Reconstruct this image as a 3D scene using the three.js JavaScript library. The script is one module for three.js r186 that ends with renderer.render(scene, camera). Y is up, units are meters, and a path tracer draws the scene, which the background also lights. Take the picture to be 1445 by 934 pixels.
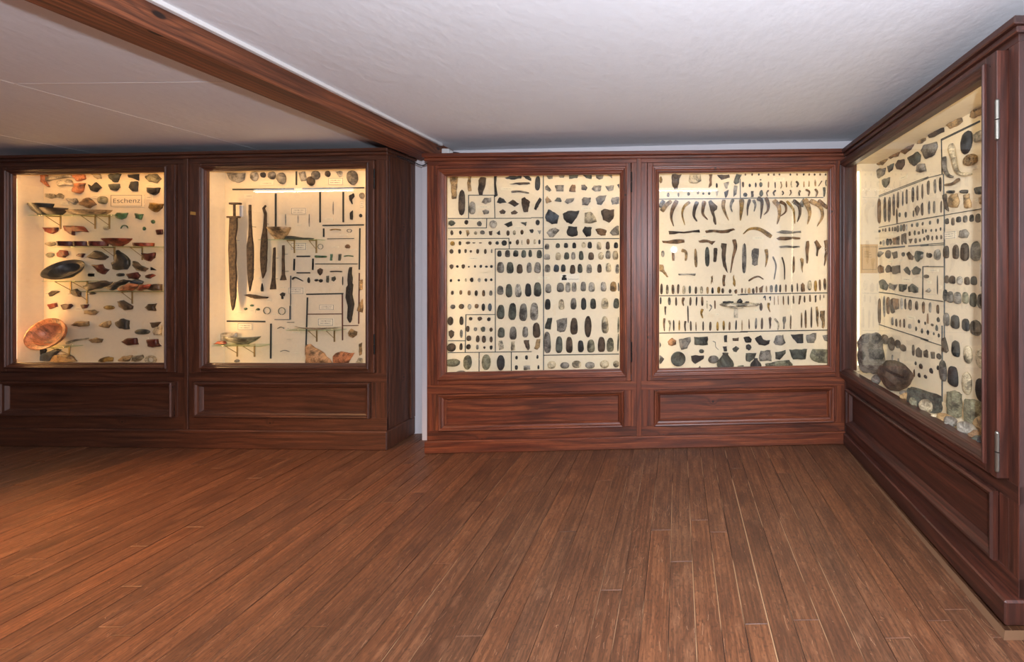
import * as THREE from 'three';
import { mergeGeometries } from 'three/addons/utils/BufferGeometryUtils.js';
import { Brush, Evaluator, SUBTRACTION } from 'three-bvh-csg';
import { RectAreaLightUniformsLib } from 'three/addons/lights/RectAreaLightUniformsLib.js';

// ---------------------------------------------------------------- camera, lights, exposure
RectAreaLightUniformsLib.init();
const scene = new THREE.Scene();
scene.background = new THREE.Color(0x000000);
const F = 610, PX = 957, PY = 372, EYE = 1.3;          // focal length and vanishing point in pixels of the 1445 x 934 frame, eye height
const camera = new THREE.PerspectiveCamera(2 * Math.atan(562 / F) * 180 / Math.PI, 1445 / 934, 0.05, 60);
camera.setViewOffset(1914, 1124, 0, 190, 1445, 934);    // shifted lens: verticals stay upright
camera.position.set(0, EYE, 0);
scene.add(camera);
const renderer = new THREE.WebGLRenderer();
renderer.toneMapping = THREE.LinearToneMapping;
renderer.toneMappingExposure = 1.0;
renderer.shadowMap.enabled = true;

const FLASH = 21.5, FLASH_COLOR = 0xf2f5ff, FLASH_AT = [0.05, 1.5, 0.10];
const CEILING_LAMP = 30, CEILING_LAMP_COLOR = 0xf6f6ff;
const SPOT = 42, SPOT_COLOR = 0xffb877;
const CASE_LAMP = { pottery: [40, 0xffbd70], sword: [34, 0xffc988], axe: [11, 0xffd898], antler: [11, 0xffdeac], boulder: [12, 0xffe6b6] };
function areaLight(color, intensity, w, h, pos, target) {
  const l = new THREE.RectAreaLight(color, intensity, w, h);
  l.position.set(...pos); l.lookAt(...target); l.name = 'lamp_light'; scene.add(l); return l;
}

// ---------------------------------------------------------------- small helpers
let seed = 7;
const rnd = () => { seed = (seed * 1664525 + 1013904223) >>> 0; return seed / 4294967296; };
const rr = (a, b) => a + (b - a) * rnd();
const used = {};
function numbered(n) { const k = used[n] = (used[n] ?? -1) + 1; return k ? n + '_' + String(k).padStart(3, '0') : n; }
function tag(o, label, category, group, kind) {
  o.userData.label = label; if (category) o.userData.category = category; if (group) o.userData.group = group; if (kind) o.userData.kind = kind; return o;
}
function mesh(name, geo, mat, parent) {
  const m = new THREE.Mesh(geo, mat); m.name = parent ? name : numbered(name); m.castShadow = m.receiveShadow = true; (parent || scene).add(m); return m;
}
function grp(name, parent) { const g = new THREE.Group(); g.name = parent ? name : numbered(name); (parent || scene).add(g); return g; }
function geoFrom(pos, uv, idx) {
  const g = new THREE.BufferGeometry();
  g.setAttribute('position', new THREE.Float32BufferAttribute(pos, 3)); g.setAttribute('uv', new THREE.Float32BufferAttribute(uv, 2));
  if (idx) g.setIndex(idx); g.computeVertexNormals(); return g;
}
// a chamfered board between two corners; grain (u) runs along its longest side
function board(x0, x1, y0, y1, z0, z1, b = 0.0015, dir) {
  const L = [x1 - x0, y1 - y0, z1 - z0], C = [(x0 + x1) / 2, (y0 + y1) / 2, (z0 + z1) / 2];
  b = Math.min(b, Math.min(...L) * 0.3);
  const la = dir ?? L.indexOf(Math.max(...L)), pos = [], uv = [], ou = rnd() * 7, ov = rnd() * 7;
  const put = (...v) => {
    const a = new THREE.Vector3(...v[0]), e1 = new THREE.Vector3(...v[1]).sub(a), e2 = new THREE.Vector3(...v[2]).sub(a), n = e1.cross(e2);
    const m = v.reduce((s, p) => s.map((q, i) => q + p[i]), [0, 0, 0]);
    if (n.x * m[0] + n.y * m[1] + n.z * m[2] < 0) v.reverse();
    const an = [Math.abs(n.x), Math.abs(n.y), Math.abs(n.z)], na = an.indexOf(Math.max(...an));
    const ax = [0, 1, 2].filter(i => i !== na), ua = ax.includes(la) ? la : ax[0], va = ax.find(i => i !== ua);
    const tri = v.length === 4 ? [0, 1, 2, 0, 2, 3] : [0, 1, 2];
    for (const i of tri) { const p = v[i]; pos.push(p[0] + C[0], p[1] + C[1], p[2] + C[2]); uv.push(p[ua] + ou, p[va] + ov + na * 0.37); }
  };
  const P = (sx, sy, sz, ax) => { const h = L.map(v => v / 2), s = [sx, sy, sz]; return h.map((v, i) => s[i] * (i === ax ? v : v - b)); };
  for (let a = 0; a < 3; a++) for (const s of [-1, 1]) {
    const o = [0, 1, 2].filter(i => i !== a), q = [[-1, -1], [1, -1], [1, 1], [-1, 1]].map(([p, r]) => { const k = [0, 0, 0]; k[a] = s; k[o[0]] = p; k[o[1]] = r; return P(...k, a); });
    put(...q);
  }
  for (let a = 0; a < 3; a++) { const o = [0, 1, 2].filter(i => i !== a);
    for (const p of [-1, 1]) for (const r of [-1, 1]) { const k = s => { const v = [0, 0, 0]; v[a] = s; v[o[0]] = p; v[o[1]] = r; return v; };
      put(P(...k(-1), o[0]), P(...k(1), o[0]), P(...k(1), o[1]), P(...k(-1), o[1])); } }
  for (const x of [-1, 1]) for (const y of [-1, 1]) for (const z of [-1, 1]) put(P(x, y, z, 0), P(x, y, z, 1), P(x, y, z, 2));
  return geoFrom(pos, uv);
}
// one mitred side of a moulding round a rectangle; profile = [[inwards, outwards], ...]
function mouldSide(side, x0, x1, y0, y1, prof) {
  const pos = [], uv = [], ou = rnd() * 7, ov = rnd() * 7; let acc = 0;
  const pt = (e, p) => {
    if (side === 0) return [e ? x1 - p[0] : x0 + p[0], y0 + p[0], p[1]];
    if (side === 1) return [x1 - p[0], e ? y1 - p[0] : y0 + p[0], p[1]];
    if (side === 2) return [e ? x0 + p[0] : x1 - p[0], y1 - p[0], p[1]];
    return [x0 + p[0], e ? y0 + p[0] : y1 - p[0], p[1]];
  };
  for (let i = 0; i + 1 < prof.length; i++) {
    const d = Math.hypot(prof[i + 1][0] - prof[i][0], prof[i + 1][1] - prof[i][1]);
    const q = [pt(0, prof[i]), pt(1, prof[i]), pt(1, prof[i + 1]), pt(0, prof[i + 1])], al = side % 2;
    const w = [acc, acc, acc + d, acc + d];
    for (const k of [0, 1, 2, 0, 2, 3]) { pos.push(...q[k]); uv.push(q[k][al] + ou, w[k] + ov); }
    acc += d;
  }
  return geoFrom(pos, uv);
}
function tubeGeo(pts, r, seg = 12, sides = 8) {
  return new THREE.TubeGeometry(new THREE.CatmullRomCurve3(pts.map(p => new THREE.Vector3(...p))), seg, r, sides, false);
}
function rod(a, b, r, sides = 8) {
  const A = new THREE.Vector3(...a), B = new THREE.Vector3(...b), d = B.clone().sub(A), g = new THREE.CylinderGeometry(r, r, d.length(), sides);
  g.applyQuaternion(new THREE.Quaternion().setFromUnitVectors(new THREE.Vector3(0, 1, 0), d.normalize())); g.translate((A.x + B.x) / 2, (A.y + B.y) / 2, (A.z + B.z) / 2); return g;
}

// ---------------------------------------------------------------- noise and textures
const perm = new Uint16Array(4096); { let s = 99; for (let i = 0; i < 4096; i++) { s = (s * 1103515245 + 12345) & 0x7fffffff; perm[i] = (s >> 8) & 4095; } }
const hash = (x, y) => perm[(perm[x & 4095] + y * 57) & 4095] / 4095;
function vnoise(x, y, px, py) { // tiling value noise, period px, py
  const xi = Math.floor(x), yi = Math.floor(y), fx = x - xi, fy = y - yi, w = (a, p) => ((a % p) + p) % p;
  const u = fx * fx * (3 - 2 * fx), v = fy * fy * (3 - 2 * fy);
  const a = hash(w(xi, px), w(yi, py)), b = hash(w(xi + 1, px), w(yi, py)), c = hash(w(xi, px), w(yi + 1, py)), d = hash(w(xi + 1, px), w(yi + 1, py));
  return a + (b - a) * u + (c - a) * v + (a - b - c + d) * u * v;
}
const fbm = (x, y, fx, fy, o = 4) => { let s = 0, a = 0.5, t = 0; for (let i = 0; i < o; i++) { s += a * vnoise(x * fx + i * 17, y * fy + i * 31, fx, fy); t += a; a *= 0.55; fx *= 2; fy *= 2; } return s / t; };
function dataTex(w, h, fn, srgb, rx = 1, ry = 1) {
  const d = new Uint8Array(w * h * 4);
  for (let j = 0; j < h; j++) for (let i = 0; i < w; i++) { const c = fn(i / w, j / h), k = (j * w + i) * 4; for (let q = 0; q < 3; q++) d[k + q] = Math.max(0, Math.min(255, c[q] ?? c[0])); d[k + 3] = 255; }
  const t = new THREE.DataTexture(d, w, h, THREE.RGBAFormat); t.wrapS = t.wrapT = THREE.RepeatWrapping; t.magFilter = THREE.LinearFilter; t.minFilter = THREE.LinearFilter;
  if (srgb) t.colorSpace = THREE.SRGBColorSpace; t.repeat.set(rx, ry); t.needsUpdate = true; return t;
}
const mixc = (a, b, k) => a.map((v, i) => v + (b[i] - v) * k);
const sm = (a, b, x) => { x = Math.max(0, Math.min(1, (x - a) / (b - a))); return x * x * (3 - 2 * x); };
// stained pine: flame-shaped growth rings along u, streaks, knots
function woodFn(dark, mid, light, seedv, knots) {
  return (u, v) => {
    const warp = fbm(u + seedv, v, 2, 3, 2) * 1.5 + fbm(u, v + seedv, 6, 16, 2) * 0.12;
    let g = v * 13 + warp * 1.5; let k = 0;
    for (const [ku, kv, kr] of knots) { let du = Math.abs(u - ku); du = Math.min(du, 1 - du); const d = Math.hypot(du * 2, v - kv) / kr; g += 1.2 * Math.exp(-d * d * 0.5); k = Math.max(k, 1 - sm(0.25, 0.5, d)); }
    const ring = Math.pow(0.5 + 0.5 * Math.sin(g * 6.283), 2.2), streak = fbm(u, v + 0.3, 4, 90, 3), blot = fbm(u, v, 3, 9, 4), fine = fbm(u, v, 40, 256, 2);
    let c = mixc(mid, light, sm(0.35, 0.75, streak) * 0.8); c = mixc(c, dark, ring * 0.34); c = mixc(c, dark, sm(0.5, 0.85, blot) * 0.45);
    c = c.map(x => x * (0.86 + 0.28 * fine)); return mixc(c, dark.map(x => x * 0.5), k * 0.85);
  };
}
const texWood = dataTex(1024, 512, woodFn([38, 16, 10], [110, 52, 29], [144, 78, 44], 0.2, [[0.2, 0.3, 0.03], [0.71, 0.78, 0.025], [0.52, 0.1, 0.02]]), true, 0.8, 1.6);
const texWoodL = dataTex(512, 512, woodFn([38, 20, 13], [84, 47, 30], [108, 64, 42], 0.7, [[0.6, 0.55, 0.03]]), true, 0.9, 1.8);
const texWoodShaded = dataTex(512, 512, woodFn([26, 12, 9], [66, 32, 22], [92, 47, 32], 0.33, [[0.3, 0.35, 0.03]]), true, 0.8, 1.6);  // boulder cabinet: wood tone lowered, its shade is put into the colour
const texWoodBump = dataTex(512, 512, (u, v) => [fbm(u, v, 6, 120, 3) * 255], false, 0.8, 1.6);
const texBeam = dataTex(1024, 512, woodFn([44, 22, 14], [118, 66, 40], [152, 90, 56], 0.45, [[0.3, 0.4, 0.06], [0.8, 0.7, 0.05], [0.1, 0.85, 0.04]]), true, 0.6, 2.2);
function floorFn(seedv, tone) {
  return (u, v) => {
    const streak = fbm(u, v + seedv, 8, 110, 4), blot = fbm(u + seedv, v, 6, 9, 4), fine = fbm(u, v, 90, 400, 2), wear = fbm(u, v + 0.5, 14, 22, 4), grit = fbm(u, v, 170, 110, 1);
    let c = mixc([96, 60, 39], [124, 81, 54], sm(0.28, 0.76, streak)); c = mixc(c, [76, 47, 32], sm(0.5, 0.85, blot) * 0.55); c = mixc(c, [150, 106, 76], sm(0.56, 0.8, wear) * 0.4); c = mixc(c, [62, 40, 28], sm(0.72, 0.9, grit) * 0.35);
    return c.map((x, i) => x * tone[i] * (0.8 + 0.4 * fine));
  };
}
// scratches and dents worn into the varnish
function scratched(t, s0) {
  const d = t.image.data, w = t.image.width, h = t.image.height; let s = s0; const q = () => { s = (s * 16807) % 2147483647; return s / 2147483647; };
  for (let i = 0; i < 420; i++) {
    const x0 = q() * w, y0 = q() * h, al = q() < 0.6, dir = al ? (q() - 0.5) * 0.5 : q() * 6.28, len = (al ? 60 : 22) * q() * q() + 6, st = q() * 0.6 + 0.15, col = q() < 0.72 ? [206, 166, 132] : [44, 27, 20], bend = (q() - 0.5) * 0.03;
    for (let k = 0; k < len; k++) { const a = dir + bend * k, x = (Math.round(x0 + Math.cos(a) * k) % w + w) % w, y = (Math.round(y0 + Math.sin(a) * k * 0.5) % h + h) % h, o = (y * w + x) * 4; for (let c = 0; c < 3; c++) d[o + c] += (col[c] - d[o + c]) * st; }
  }
  return t;
}
const FLOOR_TONES = [[1, 1, 1], [0.93, 0.92, 0.91], [1.05, 1.03, 1.0], [0.97, 0.99, 1.01]];
const texFloor = FLOOR_TONES.map((t, i) => scratched(dataTex(1024, 512, floorFn(0.13 + i * 0.21, t), true, 0.7, 1.4), 77 + i * 991));
const texFloorBump = dataTex(512, 512, (u, v) => [fbm(u, v, 5, 90, 4) * 190 + fbm(u, v, 12, 12, 3) * 60], false, 0.7, 1.4);
const texPlaster = dataTex(512, 512, (u, v) => [150 * fbm(u, v, 4, 6, 4) + 100 * fbm(u, v, 30, 44, 3)], false, 0.7, 0.7);
const texStone = dataTex(256, 256, (u, v) => { const a = fbm(u, v, 4, 4, 4), b = fbm(u, v, 30, 30, 2), k = 0.62 + 0.55 * sm(0.25, 0.8, a) + 0.5 * (b - 0.5); return [215 * k, 213 * k, 208 * k]; }, true, 7, 7);
const texStoneB = dataTex(256, 256, (u, v) => [255 * (0.6 * fbm(u, v, 6, 6, 4) + 0.4 * fbm(u, v, 40, 40, 2))], false, 7, 7);
const texRust = dataTex(256, 256, (u, v) => { const k = 0.45 + 0.9 * fbm(u, v, 12, 12, 4) + 0.5 * (fbm(u, v, 50, 50, 2) - 0.5); return [220 * k, 212 * k, 200 * k]; }, true, 6, 6);
const texBoard = dataTex(512, 512, (u, v) => { const k = 0.95 + 0.07 * fbm(u, v, 3, 3, 4) + 0.02 * fbm(u, v, 90, 90, 1), s = sm(0.72, 0.82, fbm(u, v + 0.4, 24, 24, 3)) * 0.02; return [252 * (k - s * 0.5), 250 * (k - s), 244 * (k - 2 * s)]; }, true, 0.8, 0.8);

const M = {};
const std = (o) => new THREE.MeshStandardMaterial(o), phy = (o) => new THREE.MeshPhysicalMaterial(o);
M.wood = phy({ map: texWood, roughness: 0.5, bumpMap: texWoodBump, bumpScale: 0.0004, clearcoat: 0.35, clearcoatRoughness: 0.35 });
M.woodDark = phy({ map: texWoodL, roughness: 0.5, bumpMap: texWoodBump, bumpScale: 0.0004, clearcoat: 0.3, clearcoatRoughness: 0.35 });
M.woodShaded = phy({ map: texWoodShaded, roughness: 0.48, bumpMap: texWoodBump, bumpScale: 0.0004, clearcoat: 0.35, clearcoatRoughness: 0.3 });  // shade of the boulder cabinet carried by this darker wood colour
M.beam = std({ map: texBeam, roughness: 0.6, bumpMap: texWoodBump, bumpScale: 0.002 });
M.floor = texFloor.map(t => phy({ map: t, roughness: 0.48, bumpMap: texFloorBump, bumpScale: 0.0011, clearcoat: 0.12, clearcoatRoughness: 0.4 }));
M.subfloor = std({ map: dataTex(256, 256, (u, v) => mixc([66, 44, 30], [184, 146, 108], sm(0.42, 0.62, fbm(u, v, 20, 9, 3))), true, 0.5, 0.5), roughness: 0.95 });
M.filler = std({ color: 0x7d5c40, roughness: 0.9 });
M.plaster = std({ color: 0xe0e4ea, roughness: 0.95, bumpMap: texPlaster, bumpScale: 0.004 });
M.wall = std({ color: 0xd8d6da, roughness: 0.95, bumpMap: texPlaster, bumpScale: 0.003 });
M.white = std({ color: 0xd9d9d8, roughness: 0.6 });
M.jointWhite = std({ color: 0xe6e6e6, roughness: 0.9 });
M.lining = std({ map: texBoard, color: 0xf0e2c4, roughness: 0.92 });
M.glass = phy({ color: 0xffffff, transmission: 1, thickness: 0, roughness: 0.0, ior: 1.5 });
M.shelfGlass = phy({ color: 0xe4f3ea, transmission: 1, thickness: 0, roughness: 0.02, ior: 1.5 });
M.iron = std({ color: 0x34322f, roughness: 0.45, metalness: 0.8 });
M.steel = std({ color: 0x8d8a80, roughness: 0.35, metalness: 0.9 });
M.brass = std({ color: 0x9b8456, roughness: 0.45, metalness: 0.7 });
M.black = std({ color: 0x16191b, roughness: 0.7 });
M.strip = std({ color: 0x2c3230, roughness: 0.8 });
M.stripGrey = std({ color: 0x4b5254, roughness: 0.8 });
M.stripBrown = std({ color: 0x5a3322, roughness: 0.8 });
M.tubeGlow = std({ color: 0xffffff, emissive: 0xfff1d2, emissiveIntensity: 2.2 });
M.cable = std({ color: 0x111214, roughness: 0.6 });

// ---------------------------------------------------------------- the room (the old floor and ceiling slope a little)
const floorY = x => x < -2.04 ? (x + 2.04) * 0.008 : x < -1.725 ? 0 : (x + 1.725) * 0.0161;
const ceilY = x => x < -1.72 ? 2.165 + (x + 1.72) * 0.008 : 2.165 + (x + 1.72) * 0.024;
const X0 = -7, X1 = 1.56, Z0 = -3.31, Z1 = 4.2;
const struct = (o, label) => { o.userData.kind = 'structure'; if (label) o.userData.label = label; return o; };
const floorG = struct(grp('floor'), 'worn brown floor of narrow wooden planks');
{
  const sub = board(X0 - 0.1, X1 + 0.1, -0.05, 0, Z0 - 0.1, Z1 + 0.1); const p = sub.attributes.position;
  const slab = []; const uvs = []; const xs = [X0 - 0.1, -2.04, -1.725, X1 + 0.1];
  for (let i = 0; i < 3; i++) { const a = xs[i], b = xs[i + 1], ya = floorY(a) - 0.0045, yb = floorY(b) - 0.0045, z0 = Z0 - 0.3, z1 = Z1 + 0.1;
    const q = (A, B, C, D) => { for (const v of [A, B, C, A, C, D]) { slab.push(...v); uvs.push(v[0], v[2]); } };
    q([a, ya, z1], [b, yb, z1], [b, yb, z0], [a, ya, z0]); q([a, ya - 0.1, z0], [b, yb - 0.1, z0], [b, yb - 0.1, z1], [a, ya - 0.1, z1]);
    q([a, ya - 0.1, z1], [b, yb - 0.1, z1], [b, yb, z1], [a, ya, z1]); q([b, yb - 0.1, z0], [a, ya - 0.1, z0], [a, ya, z0], [b, yb, z0]); }
  mesh('subfloor', geoFrom(slab, uvs), M.subfloor, floorG);
  let x = X0;
  while (x < X1) {
    const w = rr(0.083, 0.101), xe = Math.min(x + w, X1), z = [Z0, rr(-2.9, -1.45), rr(-0.6, 2.2), Z1];
    const ang = Math.atan2(floorY(xe) - floorY(x), xe - x), gap = rnd() < 0.25 ? 0.0024 : rr(0.0009, 0.0017);
    for (let i = 0; i < 3; i++) {
      const g = board(-(xe - x) / 2 + gap, (xe - x) / 2 - gap, -0.018, 0, z[i] + 0.0008, z[i + 1] - 0.0008, 0.0012);
      const m = mesh('plank', g, M.floor[Math.floor(rnd() * 4)], floorG);
      m.position.set((x + xe) / 2, (floorY(x) + floorY(xe)) / 2 + rr(-0.0008, 0.0006), 0); m.rotation.z = ang + rr(-0.004, 0.004);
    }
    x = xe;
  }
}
const WALLH = 2.4;
struct(mesh('wall_back', mergeGeometries([board(-2.1, X1 + 0.2, -0.15, WALLH, Z0 - 0.3, Z0), board(X0 - 0.2, -2.1, -0.15, WALLH, Z0 - 0.3, Z0 - 0.16)]), M.wall), 'white plaster wall behind the cabinets');
struct(mesh('wall_right', board(X1, X1 + 0.2, -0.15, WALLH, Z0, Z1), M.wall), 'white plaster wall behind the boulder cabinet');
struct(mesh('wall_left', board(X0 - 0.2, X0, -0.15, WALLH, Z0 - 0.3, Z1), M.woodDark), 'unseen end wall of the room, dark wood cladding added to cut reflections');  // unseen wall; dark cladding added to keep glass reflections and bounce low
struct(mesh('wall_front', board(X0 - 0.2, X1 + 0.2, -0.15, WALLH, Z1, Z1 + 0.15), M.woodDark), 'unseen wall facing the cabinets, dark wood cladding added to cut reflected light');  // unseen too, same added cladding to hold back reflected light
struct(mesh('trim_1', board(-1.885, -1.75, 0, 2.06, Z0, -3.18), M.wall), 'white plastered return beside the axe cabinet');
const ceilG = struct(grp('ceiling'), 'white plaster ceiling with a rough trowelled surface');
for (const [a, b, n] of [[X0 - 0.2, -1.72, 'panelled_ceiling'], [-1.72, X1 + 0.2, 'trowelled_plaster']]) {
  const g = board(a, b, 0, 0.12, Z0 - 0.3, Z1 + 0.15, 0.001), p = g.attributes.position;
  for (let i = 0; i < p.count; i++) p.setY(i, p.getY(i) + ceilY(p.getX(i)));
  g.computeVertexNormals(); mesh(n, g, M.plaster, ceilG);
}
// pale filler lines where the ceiling boards meet
for (const x of [-3.15, -4.45]) mesh('joint_strip', board(x - 0.003, x + 0.003, ceilY(x) - 0.0012, ceilY(x) + 0.002, Z0, 0.5, 0.0002), M.jointWhite, ceilG);
{ const g = board(-3.15, -1.9, 0, 0.003, -2.056, -2.048, 0.0002), p = g.attributes.position; for (let i = 0; i < p.count; i++) p.setY(i, p.getY(i) + ceilY(p.getX(i)) - 0.0012); mesh('joint_strip', g, M.jointWhite, ceilG); }

const beam = mesh('ceiling_beam', board(-1.896, -1.72, 2.062, 2.2, Z0, Z1, 0.005), M.beam);
tag(beam, 'dark rough-hewn wooden ceiling beam running over the gap between cabinets', 'beam');
const duct = mesh('cable_duct', board(-1.72, -1.698, ceilY(-1.7) - 0.016, ceilY(-1.7) + 0.004, -3.12, 3.5, 0.002), M.white);
tag(duct, 'thin white cable duct along the top of the wooden beam', 'cable duct');
{
  const j = grp('junction_box'); tag(j, 'small white junction box at the end of the cable duct', 'junction box');
  j.position.set(-1.70, 2.105, -3.17);
  mesh('box', board(-0.02, 0.034, -0.026, 0.032, -0.03, 0.03, 0.004), M.white, j);
  mesh('gland', rod([0.034, 0.01, 0.01], [0.056, 0.008, 0.01], 0.008), M.white, j); mesh('gland', rod([0.034, -0.014, 0.0], [0.052, -0.015, 0.0], 0.006), M.white, j);
  const c = mesh('power_cable', tubeGeo([[-1.645, 2.113, -3.16], [-1.61, 2.108, -3.155], [-1.56, 2.088, -3.15], [-1.53, 2.05, -3.16]], 0.005, 16, 8), M.cable);
  tag(c, 'short black cable drooping from the junction box onto the cabinet', 'cable');
  const c2 = mesh('power_cable', tubeGeo([[-1.99, 2.062, -3.06], [-1.90, 2.03, -3.1], [-1.83, 2.0, -3.08], [-1.73, 2.0, -3.0]], 0.0035, 16, 8), M.cable);
  tag(c2, 'thin black cable looped under the beam between the two cabinets', 'cable');
}

// ---------------------------------------------------------------- cabinets: local s along the face, y up, t out of the face
class Frame {
  constructor(A, B, back = 0) {
    this.A = new THREE.Vector3(...A); const d = new THREE.Vector3(...B).sub(this.A), L = Math.hypot(d.x, d.z);
    this.L = L; this.slope = d.y / L; this.ex = new THREE.Vector3(d.x / L, 0, d.z / L); this.n = new THREE.Vector3(-this.ex.z, 0, this.ex.x);
    this.A.addScaledVector(this.n, -back); this.theta = Math.atan2(-this.ex.z, this.ex.x);
  }
  world(s, y, t) { return this.A.clone().addScaledVector(this.ex, s).addScaledVector(this.n, t).add(new THREE.Vector3(0, y, 0)); }
  // pixel of the photograph -> point on the plane t (a board, a shelf edge) of this cabinet
  hit(u, v, t) {
    const r = new THREE.Vector3((u - PX) / F, (PY - v) / F, -1), C = new THREE.Vector3(0, EYE, 0);
    const k = (this.A.clone().sub(C).dot(this.n) + t) / r.dot(this.n), q = C.addScaledVector(r, k).sub(this.A);
    return [q.dot(this.ex), q.y, k];
  }
}
const FL = new Frame([-4.909, -0.023, -3.129], [-2.04, 0, -3.004], 0.02);
const FM = new Frame([-1.725, 0, -2.948], [1.17, 0.0467, -2.998], 0.02);
const FR = new Frame([1.165, 0.044, -3.0], [1.155, 0.079, -1.465], 0);
function shear(g, sl) { const p = g.attributes.position; for (let i = 0; i < p.count; i++) p.setY(i, p.getY(i) + sl * p.getX(i)); g.computeVertexNormals(); return g; }

const P_LOW = { plinth: 0.085, p0: 0.152, p1: 0.402, door0: 0.465, door1: 1.975, g0: 0.545, g1: 1.902, head: 2.006, top: 2.05 };
const P_HIGH = { plinth: 0.131, p0: 0.22, p1: 0.468, door0: 0.535, door1: 2.026, g0: 0.611, g1: 1.96, head: 2.066, top: 2.104 };
const PROFILE = [[0, 0.004], [0, 0.02], [0.006, 0.025], [0.013, 0.024], [0.017, 0.018], [0.022, 0.017], [0.03, 0.009], [0.038, 0.006], [0.042, 0.0], [0.046, -0.002], [0.046, -0.018]];
const PANELP = [[0, 0.0], [0, 0.012], [0.006, 0.017], [0.014, 0.015], [0.02, 0.008], [0.03, 0.004], [0.038, -0.008], [0.042, -0.012]];
function scaleProf(p, wx, off = 0, k = 1) { const m = p[p.length - 1][0]; return p.map(([a, b], i) => [a * wx / m, off && i === p.length - 1 ? b : b * k + off]); }

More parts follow.
